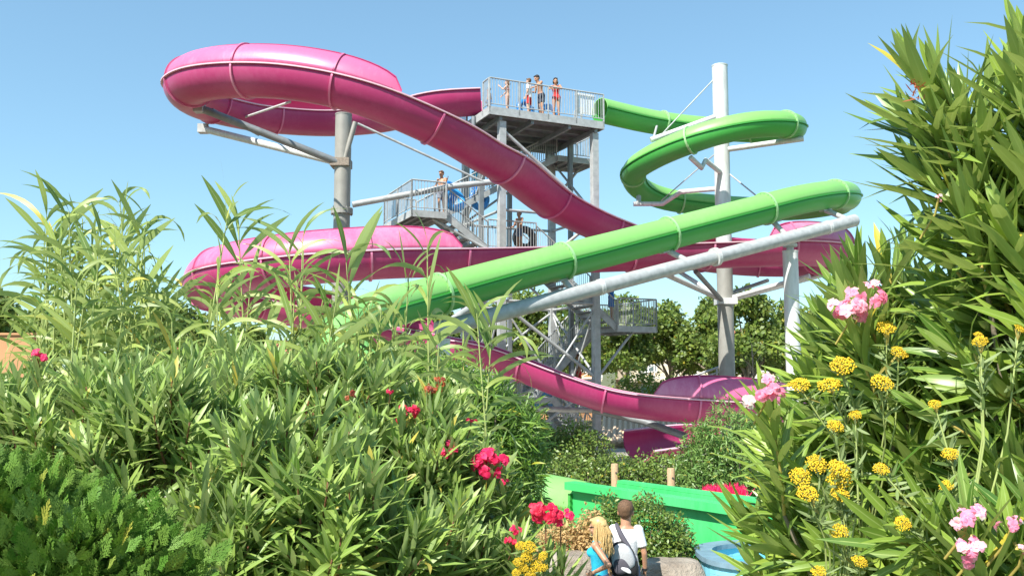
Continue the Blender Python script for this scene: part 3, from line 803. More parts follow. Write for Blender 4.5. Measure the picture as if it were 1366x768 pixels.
# brown wall at the far left
t = thing('brown_wall', 'plain reddish brown wall top showing at the far left edge', 'wall', (at(15, 460, 24).x, 24, 0))
mb = MB(); c = at(10, 460, 24); mb.box((c.x-2, 24, (at(10, 447, 24).z)/2), 2.75, .15, at(10, 447, 24).z/2); mb.box((c.x-2, 24, at(10, 447, 24).z+.03), 2.8, .2, .03); mb.build('wall_body', M['ochre'], t)
# low pan-tiled roof beside the pool hut
a = at(812, 592, 27); b2 = at(905, 590, 27); HY = 36
a = at(812, 590, 40); b2 = at(905, 590, 40)
t = thing('hut', 'low hut with a cream pantile roof behind the hedge', 'hut', ((a.x+b2.x)/2, 41.5, 0))
mb = MB(); mb.box(((a.x+b2.x)/2+.3, 42.2, .12), 2.1, 1.2, .12); mb.build('wall', M['cream'], t)
M['pantile'] = mat_simple('cream_pantile', (.66, .50, .35), .8, 0, .18, 9)
mb = MB()
for k in range(19):
    x = a.x-.3+k*.26; mb.tube([(x, 39.8, .3), (x+.45, 43.0, 1.3)], .09, 8)
    mb.box((x+.13+.22, 41.4, .76), .08, 1.6, .015, (1, 0, 0), (.12, .945, .295), (0, -.295, .945))
mb.build('roof', M['pantile'], t)

# ================================================================ HEDGES, BUSHES
def bush(name, label, cat, lobes, n, leaf, mat, rng, group=None, asp=.6, tpls=None, stem=True, part='foliage'):
    c0 = lobes[0][0]; t = thing(name, label, cat, (c0[0], c0[1], 0), group)
    if stem:
        mb = MB()
        for (c, r) in lobes:
            for k in range(7):
                a = rng.random()*6.28; e = (c[0]+math.cos(a)*r[0]*.6, c[1]+math.sin(a)*r[1]*.6, c[2]+r[2]*.5)
                mb.tube([(c[0]+rng.normal()*.05, c[1]+rng.normal()*.05, -.02+gh(c[0], c[1])), (c[0]+math.cos(a)*r[0]*.25, c[1]+math.sin(a)*r[1]*.25, c[2]*.6), e], [.03, .02, .008], 5, cap=False)
        mb.build('stems', M['bark'], t)
    leaf_crown(lobes, n, leaf, rng, M[mat], t, part, tpls, asp, .5)
    return t
# long hedge behind the green trough
lob = []
for k in range(15):
    px = 690+k*19; d = 21.6+.5*math.sin(k*2.1)-k*.06; p = at(px, 608+4*math.sin(k*1.7)+(6 if k < 3 else 0), d); h = p.z
    lob.append(((p.x, d, h*.52), (.62, .7, h*.5)))
bush('hedge', 'long leafy green hedge between the tower feet and the green trough', 'hedge', lob, 26000, .085, 'hedge', rng)
lob = []
for k in range(5):
    px = 700+k*20; d = 26+.4*math.sin(k*1.9); p = at(px, [545, 565, 575, 560, 568, 575, 590][k], d); lob.append(((p.x, d, p.z*.5), (.8, .7, p.z*.5)))
bush('hedge', 'dark hedge at the foot of the tower under the pink run', 'hedge', lob, 15000, .10, 'hedge', rng)
p = at(970, 540, 19.3); c = (p.x, 19.3, p.z*.5)
bush('round_bush', 'big rounded fine leaved bush below the right pink curve', 'bush', [(c, (1.0, 1.0, p.z*.5)), ((c[0]-.5, c[1], c[2]*.8), (.65, .8, p.z*.42)), ((c[0]+.6, c[1]+.2, c[2]*.9), (.7, .8, p.z*.45))], 17000, .13, 'pitto', rng, asp=.22, tpls=LT[:4])
p = at(850, 490, 44); bush('shrub', 'loose pale green shrub right of the lowest stairs', 'shrub', [((p.x, 44, 1.9), (1.5, 1.2, 1.9)), ((p.x+2, 44, 1.6), (1.6, 1.2, 1.6)), ((p.x+4.4, 44, 1.3), (1.6, 1.2, 1.4))], 6000, .2, 'plane', rng)
p = at(720, 490, 44); bush('shrub', 'loose green shrub seen through the lower tower bracing', 'shrub', [((p.x, 44, 1.9), (2.2, 1.2, 2.0)), ((p.x-3, 44, 1.8), (2.0, 1.2, 2.0))], 5500, .2, 'plane', rng)
# bush behind the couple: green with a dried left end
lob = [((2.0, 13.0, .80), (.62, .5, .86)), ((1.45, 12.9, .82), (.5, .5, .82)), ((2.3, 12.8, .6), (.45, .45, .7))]
t = bush('clipped_bush', 'rounded bush behind the young man, its left end dried to tan', 'bush', lob, 26000, .058, 'hedge', rng, asp=.5)
leaf_crown([((.78, 12.6, .68), (.48, .42, .76)), ((1.15, 12.6, .72), (.36, .40, .76)), ((.5, 12.5, .5), (.35, .35, .6))], 15000, .06, rng, M['dry'], t, 'dried_foliage', None, .45)
lob = [((.15, 13.8, .62), (.6, .5, .85)), ((-.5, 13.6, .6), (.6, .5, .9)), ((-1.1, 13.4, .7), (.6, .5, 1.1))]
bush('bush', 'olive green bush under the closed green tube', 'bush', lob, 8000, .07, 'pitto', rng, asp=.45)
# willow-leaved bush right of the oleanders
def P3(px, py, d): q = at(px, py, d); return (q.x, q.y, q.z)
lob = [(P3(640, 600, 8.8), (.62, .6, .75)), (P3(612, 560, 9.0), (.5, .5, .6)), (P3(672, 640, 8.9), (.42, .5, .8)), (P3(690, 590, 9.2), (.28, .4, .42)), (P3(560, 560, 9.2), (.6, .5, .8))]
bush('bamboo_bush', 'dense dark fine leaved bush left of the closed green tube', 'bush', lob, 21000, .14, 'bamboo', rng, asp=.13, tpls=LT)

# ================================================================ ROCKS, POSTS, TROUGH, POOL
def rock(label, c, r, rng):
    bm = bmesh.new(); bmesh.ops.create_icosphere(bm, subdivisions=4, radius=1)
    ph = rng.random(6)*6
    for v in bm.verts:
        n = v.co.normalized(); k = 1+.10*math.sin(n.x*3+ph[0])*math.cos(n.y*4+ph[1])+.06*math.sin(n.z*7+ph[2]+n.x*5)+.03*math.sin(n.x*17+ph[3])*math.sin(n.y*15+ph[4])
        q = n*k; q = Vector((math.copysign(min(abs(q.x), .82), q.x), q.y, min(q.z, .72)))
        v.co = Vector((q.x*r[0], q.y*r[1], q.z*r[2]))
    me = bpy.data.meshes.new('boulder'); bm.to_mesh(me); bm.free()
    for p_ in me.polygons: p_.use_smooth = True
    me.materials.append(M['rock']); o = link('boulder', me); o.location = c
    return tag(o, label, 'rock', 'boulders along the path')
m, nt, b = new_mat('limestone'); n1 = noise(nt, 2.5, 8); n2 = noise(nt, 22, 6)
r = ramp(nt, n1.outputs[0], [(.3, (.22, .18, .14)), (.55, (.36, .31, .25)), (.75, (.46, .42, .36))]); nt.links.new(r.outputs[0], b.inputs['Base Color']); b.inputs['Roughness'].default_value = .9
bp = nt.nodes.new('ShaderNodeBump'); bp.inputs['Strength'].default_value = .9; bp.inputs['Distance'].default_value = .05; nt.links.new(n2.outputs[0], bp.inputs['Height']); nt.links.new(bp.outputs[0], b.inputs['Normal']); M['rock'] = m
rock('greyish boulder left of the blonde woman', (.84, 12.1, .42), (.55, .35, .84), rng)
rock('tan boulder right of the young man', (2.2, 12.15, .40), (.56, .4, .72), rng)
rock('small dark boulder beside the yellow flowers', (.32, 12.0, .2), (.25, .25, .6), rng)
M['wood'] = mat_simple('weathered_round_wood', (.44, .30, .17), .8, 0, .25, 6, .3, 30, dim=(6, 6, .8))
for px, py, d, la in ((820, 618, 20.2, 'left of two round wooden posts above the green trough'), (895, 624, 19.0, 'right of two round wooden posts above the green trough')):
    p = at(px, py, d); t = thing('wooden_post', la, 'post', (p.x, p.y, 0), 'round wooden posts in the hedge')
    mb = MB(); mb.tube([(p.x, p.y, -.05), (p.x, p.y, p.z-.02), (p.x, p.y, p.z)], [.085, .085, .072], 16); mb.build('post_body', M['wood'], t)
    mb = MB(); mb.tube([(p.x+.02, p.y-.093, p.z-.2), (p.x+.02, p.y-.07, p.z-.2)], .022, 10); mb.build('drill_hole', M['darkin'], t)
# green open trough: near wall, far wall, floor, flanges
Aa = at(764, 643, 16.3); Bb = at(1010, 685, 13.2); Bb.z = Aa.z-.02
dv = (Bb-Aa); dv.z = 0; Lt = dv.length; dv.normalize(); nv = Vector((-dv.y, dv.x, 0)); up = Vector((0, 0, 1))
t = thing('slide_trough', 'open bright green run out trough with flanged straight walls', 'water slide', (Aa.x, Aa.y, 0))
zt = Aa.z; mid = Aa+dv*Lt/2
mb = MB(); mb.box((mid.x, mid.y, zt/2-.02), Lt/2, .03, zt/2-.02, dv, nv, up); mb.build('near_wall', M['green_trough'], t)
mb = MB(); f = mid+nv*.78+dv*.2; mb.box((f.x, f.y, zt/2-.02), Lt/2-.2, .03, zt/2-.02, dv, nv, up); mb.build('far_wall', M['green_trough'], t)
mb = MB(); f = mid+nv*.39; mb.box((f.x, f.y, .3), Lt/2, .35, .03, dv, nv, up); mb.build('trough_floor', M['green_trough'], t)
mb = MB(); f = mid-nv*.06; mb.box((f.x, f.y, zt-.01), Lt/2+.02, .13, .03, dv, nv, up); f = mid-nv*.18; mb.box((f.x, f.y, zt-.07), Lt/2+.02, .012, .045, dv, nv, up)
mb.build('top_flange', M['green_trough'], t)
mb = MB(); f = mid+nv*.86+dv*.2; mb.box((f.x, f.y, zt-.01), Lt/2-.2, .09, .025, dv, nv, up); mb.build('far_flange', M['green_trough'], t)
mb = MB(); f = Aa-dv*.03; mb.box((f.x-nv.x*.0, f.y-nv.y*.05, zt/2-.1), .03, .07, zt/2-.1, dv, nv, up)
for k in range(10): mb.box((f.x-nv.x*.1+dv.x*.06, f.y-nv.y*.1+dv.y*.06, .15+k*.11), .014, .014, .014, dv, nv, up)
mb.build('end_flange', M['green_lo'], t)
for k in (1.25, 2.5, 3.7):
    q = Aa+dv*k-nv*.045; mb = MB(); mb.box((q.x, q.y, zt/2-.1), .035, .02, zt/2-.1, dv, nv, up)
    for j in range(9): mb.box((q.x-nv.x*.022, q.y-nv.y*.022, .12+j*.12), .011, .008, .011, dv, nv, up)
    mb.build('panel_joint', M['green_trough'], t)
# splash pool
M['pool_blue'] = mat_simple('pale_blue_pool_paint', (.22, .58, .72), .35, 0, .08, 3)
M['coping'] = mat_simple('slate_coping', (.16, .26, .32), .6, 0, .2, 5)
pc = Vector((4.4, 12.4, 0)); t = thing('splash_pool', 'pale blue rounded splash pool with slate coping below the trough', 'pool', pc)
def stadium(rx, ry, n=48): return [(pc.x+rx*math.copysign(abs(math.cos(a))**.7, math.cos(a)), pc.y+ry*math.copysign(abs(math.sin(a))**.7, math.sin(a))) for a in np.linspace(0, 2*PI, n, endpoint=False)]
def ringwall(o, i, z0, z1):
    n = len(o); vs = [(x, y, z) for (pp, z) in ((o, z0), (o, z1), (i, z1), (i, z0)) for x, y in pp]
    fs = []
    for a in range(4):
        for k in range(n): fs.append((a*n+k, a*n+(k+1) % n, ((a+1) % 4)*n+(k+1) % n, ((a+1) % 4)*n+k))
    return vs, fs
mb = MB(); mb.add(*ringwall(stadium(1.75, .95), stadium(1.6, .8), 0, .90)); mb.build('pool_wall', M['pool_blue'], t)
mb = MB(); mb.add(*ringwall(stadium(1.80, 1.0), stadium(1.56, .76), .903, .97)); mb.build('coping', M['coping'], t)
m, nt, b = new_mat('pool_water'); b.inputs['Base Color'].default_value = (.10, .42, .52, 1); b.inputs['Roughness'].default_value = .06
n1 = noise(nt, 5, 3); bp = nt.nodes.new('ShaderNodeBump'); bp.inputs['Strength'].default_value = .25; nt.links.new(n1.outputs[0], bp.inputs['Height']); nt.links.new(bp.outputs[0], b.inputs['Normal'])
mb = MB(); mb.add([(x, y, .78) for x, y in stadium(1.59, .79)], [tuple(range(48))]); mb.build('pool_water', m, t)
# pink slide edge with bright flowering bed behind the round bush
p = at(962, 662, 17.5); t = thing('flower_bed', 'pink edged bed of bright pink spiky blooms right of the hedge', 'flower bed', (p.x, p.y, 0))
mb = MB(); mb.box((p.x+.1, p.y, p.z/2), .5, .3, p.z/2); mb.build('bed_edge', M['pink_rim'], t)
Lv = Leaves(); n = 500; q = np.stack([rng.uniform(-.35, .5, n)+p.x, rng.uniform(-.25, .25, n)+p.y, np.full(n, p.z)], 1)
Lv.add(LT[1], q, np.stack([rng.normal(0, .3, n), rng.normal(0, .3, n), np.ones(n)], 1), rng.normal(size=(n, 3)), rng.uniform(.12, .28, n), .025, rng.random(n)); Lv.build('blooms', M['petal_mag'], t)
# blue board on the tower foot
M['blue'] = mat_simple('blue_plastic', (.03, .24, .62), .3, 0, .15, 4)
M['blue_l'] = mat_simple('light_blue_plastic', (.05, .36, .80), .3, 0, .15, 4)
p = at(724, 531, 36.5); t = thing('blue_mat_rack', 'stack of blue float mats behind the tower leg', 'rack', (p.x, p.y, 0))
mb = MB()
for k in range(5): mb.box((p.x, p.y, p.z-.45+k*.22), .42, .3, .085)
mb.build('mats', M['blue_l'], t)
mb = MB()
for sx in (-1, 1):
    for sy in (-1, 1): mb.box((p.x+sx*.46, p.y+sy*.33, (p.z+.7)/2), .025, .025, (p.z+.7)/2)
mb.build('rack_frame', M['steel'], t)
# handrail with sloping rail behind the lowest pink wall
t = thing('handrail', 'sloping grey handrail leaning at the foot of the tall pole', 'railing', tuple(at(900, 510, 40)))
MB().tube([at(895, 512, 40), at(963, 488, 39)], .05, 8).build('rail', M['steel'], t); MB().tube([at(905, 514, 40), at(965, 494, 39)], .035, 8).build('rail', M['steel'], t)
for f in (.1, .5, .9):
    e = at(895, 512, 40)*(1-f)+at(963, 488, 39)*f; MB().tube([(e.x, e.y, 0), e], .04, 8).build('rail_post', M['steel'], t)
# ================================================================ LEFT BANK
rng = np.random.default_rng(21)
def Q(px, py, d): p = at(px, py, d); return np.array((p.x, p.y, p.z))
def lobe(px, py, d, rx, ry, rz): return (Q(px, py, d), (rx, ry, rz))
def base_of(lobes):
    c = np.mean([l[0] for l in lobes], 0); return (c[0], c[1]+.1, gh(c[0], c[1]))
defs = [
 ('oleander shrub at the far left below the brown wall, with one crimson bloom', [lobe(20, 575, 4.6, .45, .45, .28), (Q(110, 560, 4.3), (.42, .4, .30)), lobe(-90, 570, 4.3, .5, .45, .35)], 150),
 ('oleander shrub right of the feathery conifer, its leaf whorls upright', [lobe(215, 600, 3.9, .38, .35, .36), lobe(170, 545, 4.4, .35, .35, .25), lobe(290, 560, 4.3, .35, .35, .28)], 165),
 ('broad oleander shrub at the bottom centre left with reddish stems', [lobe(370, 640, 3.6, .40, .35, .36), lobe(330, 740, 3.4, .36, .3, .3), lobe(450, 720, 3.4, .36, .3, .32), lobe(250, 735, 3.3, .28, .3, .3)], 190),
 ('tall oleander shrub in the middle of the left bank in front of the reeds', [lobe(400, 540, 4.5, .40, .35, .30), lobe(470, 540, 4.4, .34, .35, .30), lobe(340, 530, 4.8, .35, .35, .25), lobe(290, 500, 5.2, .3, .35, .2)], 170),
 ('oleander shrub carrying the single red bloom near the low end of the pipe', [lobe(540, 610, 4.2, .34, .35, .28), lobe(590, 650, 4.1, .30, .3, .30), lobe(560, 560, 4.5, .22, .3, .18), lobe(500, 640, 4.0, .3, .3, .3)], 150),
 ('dark oleander shrub nearest the couple with crimson blooms', [lobe(610, 730, 3.9, .28, .3, .28), lobe(555, 745, 3.7, .32, .3, .28), lobe(650, 700, 4.3, .16, .3, .22), lobe(665, 770, 4.1, .14, .3, .2)], 120)]
FL = ((0, 50, 478, 4.6, .045, 'petal_mag', 5), (4, 537, 552, 4.35, .05, 'petal_red', 9), (4, 601, 600, 4.2, .045, 'petal_mag', 8), (4, 652, 619, 4.3, .065, 'petal_mag', 14), (4, 671, 640, 4.3, .025, 'petal_mag', 4), (4, 628, 560, 4.4, .02, 'petal_red', 3),
                         (5, 728, 684, 4.0, .062, 'petal_red', 13), (5, 748, 690, 4.0, .04, 'petal_mag', 8), (5, 684, 722, 3.9, .03, 'petal_red', 6), (5, 690, 706, 3.9, .03, 'petal_mag', 6), (4, 574, 517, 4.4, .04, 'petal_dry', 7), (4, 588, 508, 4.4, .03, 'petal_dry', 5), (3, 465, 527, 4.3, .03, 'petal_dry', 4), (3, 520, 521, 4.4, .02, 'petal_red', 3), (3, 408, 540, 4.2, .02, 'petal_dry', 3))
OL = []
for k, (la, lobes, n) in enumerate(defs):
    ex = [(Q(f[1]+2, f[2]+(14 if f[1] < 700 else 62), f[3]-.22), (rng.normal()*.15, -.25, 1), .3, .95) for f in FL if f[0] == k and f[4] > .02]
    OL.append(oleander(la, base_of(lobes), lobes, int(n*.66), .205, .029, rng, M['ole'], M['twig'], tilt=(.05, -.22, 1.15), L=(.24, .45), spread=(.36, .98), gap=.03, group='oleander shrubs on the left bank', inner=.55, explicit=ex))
def stalk(parent, c, r=.004, l=.25, mat='twig_y'):
    c = np.array(c); MB().tube([Vector(c-np.array([.02, -.06, l])), Vector(c-np.array([0, -.02, l*.4])), Vector(c)], r, 5).build('flower_stalk', M[mat], parent)
for i, px, py, d, r, mt, n in FL:
    c = Q(px, py, d-.25); stalk(OL[i], c, .003, .09 if px < 700 else .4, 'twig'); flower_cluster(OL[i], c, r*1.05, M[mt], rng, n)
# feathery conifer, bottom left
def frond_tpl():
    Lf = Leaves(); P = []; D = []; N = []; L = []
    for i in range(7):
        t = .08+i/7.6
        for s in (-1, 1):
            a = .62+.1*math.sin(i*3)
            b0 = np.array([0, t, .02*math.sin(i)]); d = np.array([s*math.sin(a), math.cos(a), .1*math.sin(i*2+s)]); ln = .42*(1-t)+.1
            P.append(b0); D.append(d); N.append([0, 0, 1]); L.append(ln)
            for k in (.35, .65):
                for s2 in (-1, 1):
                    d2 = np.array([d[0]*.75+s2*.45*d[1], d[1]*.85-s2*.4*d[0], d[2]]); P.append(b0+d*ln*k); D.append(d2); N.append([0, 0, 1]); L.append(ln*.38)
    P.append([0, 0, 0]); D.append([0, 1, 0]); N.append([0, 0, 1]); L.append(1.05)
    V, Fq, U = leaf_tpl(.1, .0, 1, 'oval')
    V = np.array([(-.5, 0, 0), (.5, 0, 0), (.25, 1, 0), (-.25, 1, 0)], float); Fq = np.array([(0, 1, 2, 3)]); U = np.zeros((4, 2))
    Lf.add((V, Fq, U), P, D, N, np.array(L), .042, .5)
    return np.concatenate(Lf.V), np.concatenate(Lf.F), np.concatenate(Lf.U)
FT = frond_tpl()
t = thing('cypress_shrub', 'feathery bright green conifer shrub in the bottom left corner', 'shrub', tuple(Q(60, 700, 2.9)*np.array([1, 1, 0])+np.array([0, 0, 1.75])))
Lv = Leaves()
for (c, r, n) in ((Q(10, 745, 2.9), (.34, .3, .30), 2900), (Q(115, 775, 2.8), (.26, .26, .22), 2000), (Q(-90, 730, 2.9), (.36, .3, .32), 1200), (Q(5, 690, 3.0), (.2, .2, .16), 900), (Q(175, 790, 2.8), (.18, .2, .13), 800), (Q(80, 800, 2.7), (.5, .3, .3), 600)):
    v = rng.normal(size=(n, 3)); v /= np.linalg.norm(v, axis=1)[:, None]; q = rng.uniform(.3, 1, n)**.5
    P = c+v*np.array(r)*q[:, None]; D = v*.8+np.array([.35, -.2, .75])+rng.normal(size=(n, 3))*.3; N = rng.normal(size=(n, 3))+np.array([0, -.8, .5])
    Lv.add(FT, P, D, N, *[rng.uniform(.045, .10, n)]*2, np.clip(rng.normal(.45, .25, n), 0, 1))
Lv.build('foliage', M['thuja'], t, smooth=False)
b0 = np.array(t.location); tw = []
for k in range(26):
    e = Q(rng.uniform(-60, 200), rng.uniform(660, 780), 2.95); tw.append(([b0, b0+(e-b0)*.5+np.array([0, 0, .08]), e], .009))
build_twigs(tw, 'branches', M['bark'], t)

# giant reeds
def reed(px, pytop, d, rng, label, group, lean=None, n=13, ll=.5, h=None):
    top = Q(px, pytop, d); lean = lean if lean is not None else rng.normal()*.12
    base = np.array([top[0]-lean*(top[2]-gh(top[0], d)), d+rng.normal()*.1, gh(top[0], d)-.03])
    t = thing('giant_reed', label, 'reed', tuple(base), group)
    Hh = top-base; K = 10; pts = [base+Hh*(i/K)+np.array([lean*.35*math.sin(PI*i/K), 0, 0]) for i in range(K+1)]
    MB().tube([Vector(p) for p in pts], [.012-.008*(i/K)**1.5 for i in range(K+1)], 6, cap=False).build('stem', M['reed_stem'], t)
    Lv = Leaves(); P = []; D = []; N = []; LL = []; W = []
    az = rng.random()*6.28; Hl = np.linalg.norm(Hh)
    m = int(n*2.0)
    for i in range(m):
        f = 1-(i/m)**1.15*min(.85, 1.9/Hl); q = f*K; j = min(K-1, int(q)); p = pts[j]+(pts[j+1]-pts[j])*(q-j)
        a = az+(i % 2)*PI+rng.normal()*.45+i*.1
        out = np.array([math.cos(a), math.sin(a)*.8, 0]); el = (1.36-.45*min(1, i/8.))+rng.normal()*.13
        D.append(out*math.cos(el)+np.array([0, 0, math.sin(el)])); N.append(-out*math.sin(el)+np.array([0, 0, math.cos(el)])); P.append(p)
        LL.append(ll*rng.uniform(.7, 1.25)*(.75+.25*min(1, i/4))); W.append(rng.uniform(.010, .022))
    P = np.array(P); D = np.array(D); N = np.array(N); LL = np.array(LL); W = np.array(W); wh = rng.choice(len(BT), len(P), p=[.16, .28, .28, .18, .10]); T_ = np.clip(rng.normal(.5, .25, len(P)), 0, 1)
    for k in range(len(BT)):
        s = wh == k
        if s.any(): Lv.add(BT[k], P[s], D[s], N[s], LL[s], W[s], T_[s])
    Lv.build('leaves', M['reed'], t); return t
rng = np.random.default_rng(5)
top_pts = [(0, 470), (30, 330), (60, 285), (95, 282), (130, 290), (165, 272), (195, 290), (215, 350), (235, 400), (262, 420), (285, 340), (305, 300), (322, 290), (345, 345), (370, 400), (390, 330), (405, 312), (430, 380), (455, 400), (470, 380), (500, 410), (530, 395), (555, 385), (575, 380), (600, 410), (640, 420), (680, 455), (700, 500)]
def topy(px):
    for (a, ya), (b, yb) in zip(top_pts, top_pts[1:]):
        if a <= px <= b: return ya+(yb-ya)*(px-a)/(b-a)
    return 470
main = [(62, 288, 6.6, 'tallest arching reed at the far left of the reed bed'), (92, 282, 6.4, 'thick leafed reed leaning left in the left reed clump'), (110, 292, 6.8, 'upright reed in the left clump with broad pale leaves'), (160, 270, 6.5, 'slender reed rising highest against the sky left of the pink loop'), (196, 296, 6.4, 'reed with folded pale leaf just left of the pink loop'),
        (303, 292, 6.3, 'reed standing before the left end of the lower pink loop'), (318, 300, 6.7, 'reed with a broad dark leaf before the lower pink loop'), (386, 330, 6.4, 'reed before the joint of the lower pink loop'), (404, 318, 6.6, 'reed left of the thick grey column before the pink loop'), (462, 350, 6.3, 'reed directly before the foot of the thick grey column'), (570, 332, 6.2, 'reed before the rounded end of the lower pink wall'), (545, 372, 6.4, 'reed with long bent leaves before the green tube'), (636, 418, 6.0, 'lone reed before the low end of the sloping pipe'), (656, 440, 6.2, 'reed at the right end of the bed near the red blooms')]
for px, py, d, la in main: reed(px, py, d, rng, la, 'giant reeds behind the oleanders', n=13, ll=.55)
for px, py in ((432, 392), (448, 405), (462, 398), (478, 415), (492, 408), (508, 420), (525, 412), (440, 425), (470, 430)): reed(px, py, rng.uniform(5.9, 6.6), rng, 'leafy green reed in the thick of the reed bed behind the oleanders', 'reeds in the thick of the bed', n=12, ll=.46)
for i in range(66):
    px = rng.uniform(45, 640) if i > 24 else rng.uniform(40, 240)
    y = topy(px)+abs(rng.normal())*40+(28 if px < 240 else 48); reed(px, y, rng.uniform(5.6, 7.4), rng, 'leafy green reed in the thick of the reed bed behind the oleanders', 'reeds in the thick of the bed', n=12, ll=.46)

# ================================================================ RIGHT OLEANDER, YELLOW FLOWERS
rng = np.random.default_rng(33)
Rl = [lobe(1085, 720, 2.75, .16, .22, .20), lobe(1135, 590, 2.7, .18, .22, .26), lobe(1150, 740, 2.5, .22, .22, .25), lobe(1200, 480, 2.65, .20, .25, .22), lobe(1220, 620, 2.45, .22, .25, .28)]
ex = []
for px, py, d, dx, dz, l in ((1030, 600, 2.8, -.4, .8, .3), (1000, 700, 2.8, -.5, .75, .3), (1060, 570, 2.8, -.35, .9, .3), (1085, 530, 2.8, -.35, .9, .3), (1095, 470, 2.7, -.4, .85, .3), (1105, 430, 2.6, -.5, .8, .32), (1125, 385, 2.6, -.4, .9, .35), (1145, 365, 2.6, -.2, .95, .35), (1090, 600, 2.7, -.5, .8, .3), (1185, 360, 2.6, -.2, 1, .35), (1210, 340, 2.7, -.1, 1, .35), (1010, 760, 2.7, -.55, .7, .25), (1050, 660, 2.7, -.5, .8, .3)):
    ex.append((Q(px, py, d), (dx, -.1, dz), l, rng.uniform(.9, 1.15)))
ex += [(Q(px+3, py+22, d+.03), (-.25, -.1, 1), .32, 1) for px, py, d in ((1135, 412, 2.3), (1155, 395, 2.3), (1022, 523, 2.45))]
R1 = oleander('near oleander shrub at right with pale pink blooms and leaning shoots', (Q(1200, 700, 2.7)[0], 2.75, gh(1, 2.7)), Rl, 95, .225, .032, rng, M['ole_r'], M['twig_y'], tilt=(-.85, -.25, .85), L=(.25, .42), explicit=ex, gap=.030, group='oleander shrubs at right')
Rl = [lobe(1350, 330, 2.25, .14, .22, .2), lobe(1365, 480, 2.1, .22, .24, .24), lobe(1390, 620, 2.1, .25, .24, .26), lobe(1290, 700, 2.0, .22, .2, .22), lobe(1370, 240, 2.2, .14, .2, .22), lobe(1420, 400, 2.1, .2, .22, .3), lobe(1380, 760, 1.95, .22, .2, .2), lobe(1265, 440, 2.4, .13, .2, .16)]
ex = []
for px, py, d, dx, dz, l in ((1200, 105, 2.15, -.5, .85, .3), (1195, 165, 2.2, -.6, .7, .3), (1232, 118, 2.15, -.4, .8, .3), (1262, 150, 2.15, -.2, .95, .32), (1290, 190, 2.1, -.1, 1, .3), (1225, 190, 2.2, -.5, .75, .3), (1215, 240, 2.2, -.65, .65, .28), (1300, 130, 2.2, .15, 1, .3), (1345, 70, 2.0, -.25, .95, .32), (1372, 50, 1.95, -.1, 1, .35), (1330, 130, 2.0, -.4, .8, .3), (1260, 290, 2.1, -.4, .8, .3), (1365, 150, 2.0, -.3, .9, .32), (1350, 230, 2.0, -.5, .75, .3), (1230, 330, 2.2, -.5, .75, .3), (1250, 230, 2.2, -.35, .9, .3), (1275, 225, 2.1, .05, 1, .3), (1320, 300, 2.0, -.45, .75, .3)):
    ex.append((Q(px+24, py, d), (dx, -.1, dz), l, rng.uniform(.95, 1.15)))
ex += [(Q(px+3, py+22, d+.03), (-.3, -.1, 1), .3, .95) for px, py, d in ((1292, 690, 1.75), (1300, 733, 1.78), (1350, 700, 1.75))]
R2 = oleander('tallest oleander shrub at the right edge reaching above the frame', (1.5, 2.3, gh(1, 2.2)), Rl, 84, .245, .028, rng, M['ole_r'], M['twig_y'], tilt=(-.85, -.25, .85), L=(.25, .42), explicit=ex, gap=.036, group='oleander shrubs at right')
for sh, px, py, d, r, n in ((R1, 1135, 412, 2.3, .036, 9), (R1, 1155, 395, 2.3, .034, 8), (R1, 1022, 523, 2.45, .034, 9), (R2, 1292, 690, 1.75, .030, 8), (R2, 1294, 733, 1.75, .033, 9), (R2, 1350, 700, 1.75, .024, 6), (R2, 1366, 732, 1.75, .014, 3), (R2, 1252, 264, 2.1, .012, 3)):
    c = Q(px, py, d-.05); stalk(sh, c, .003, .09); flower_cluster(sh, c, r*(1.3 if sh is R1 else .95), M['petal_pink'], rng, int(n*1.25))
# spent reddish buds at the top shoot
Lv = Leaves(); c = Q(1222, 120, 2.1); n = 34; P = c+rng.normal(size=(n, 3))*np.array([.009, .008, .014]); Lv.add(LT[0], P, rng.normal(size=(n, 3))+np.array([0, 0, 1]), rng.normal(size=(n, 3)), rng.uniform(.012, .03, n), .004, rng.random(n)); Lv.build('buds', M['petal_dry'], R2)
# yellow everlasting flowers
def yellow_head(parent, c, r, rng, n=95):
    bm = bmesh.new(); c = Vector(c)
    Rt = Vector((rng.normal()*.25-.15, -.75+rng.normal()*.2, .75)).to_track_quat('Z', 'Y').to_matrix(); n = 130; sub = rng.normal(size=(5, 2))*.5
    for k in range(n):
        a = k*2.39996; q = math.sqrt((k+.5)/n); x, y = q*math.cos(a), q*math.sin(a); z = math.sqrt(max(0, 1-q*q*.95))*.55
        z += .16*max(math.exp(-((x-sx)**2+(y-sy)**2)/.12) for sx, sy in sub)
        p = c+Rt @ (Vector((x*r*1.05, y*r, z*r))+Vector(rng.normal(size=3)*r*.05))
        bmesh.ops.create_icosphere(bm, subdivisions=1, radius=r*.095*rng.uniform(.75, 1.2), matrix=Matrix.Translation(p))
    me = bpy.data.meshes.new('flower_head'); bm.to_mesh(me); bm.free(); me.materials.append(M['yellow']); me.update()
    off = Vector(parent['_w']); me.transform(Matrix.Translation(-off)); return link('flower_head', me, parent)
M['yarrow'] = mat_leaf('silvery_leaf', (.12, .19, .05), (.24, .32, .10), (.25, .32, .13), .7, .25)
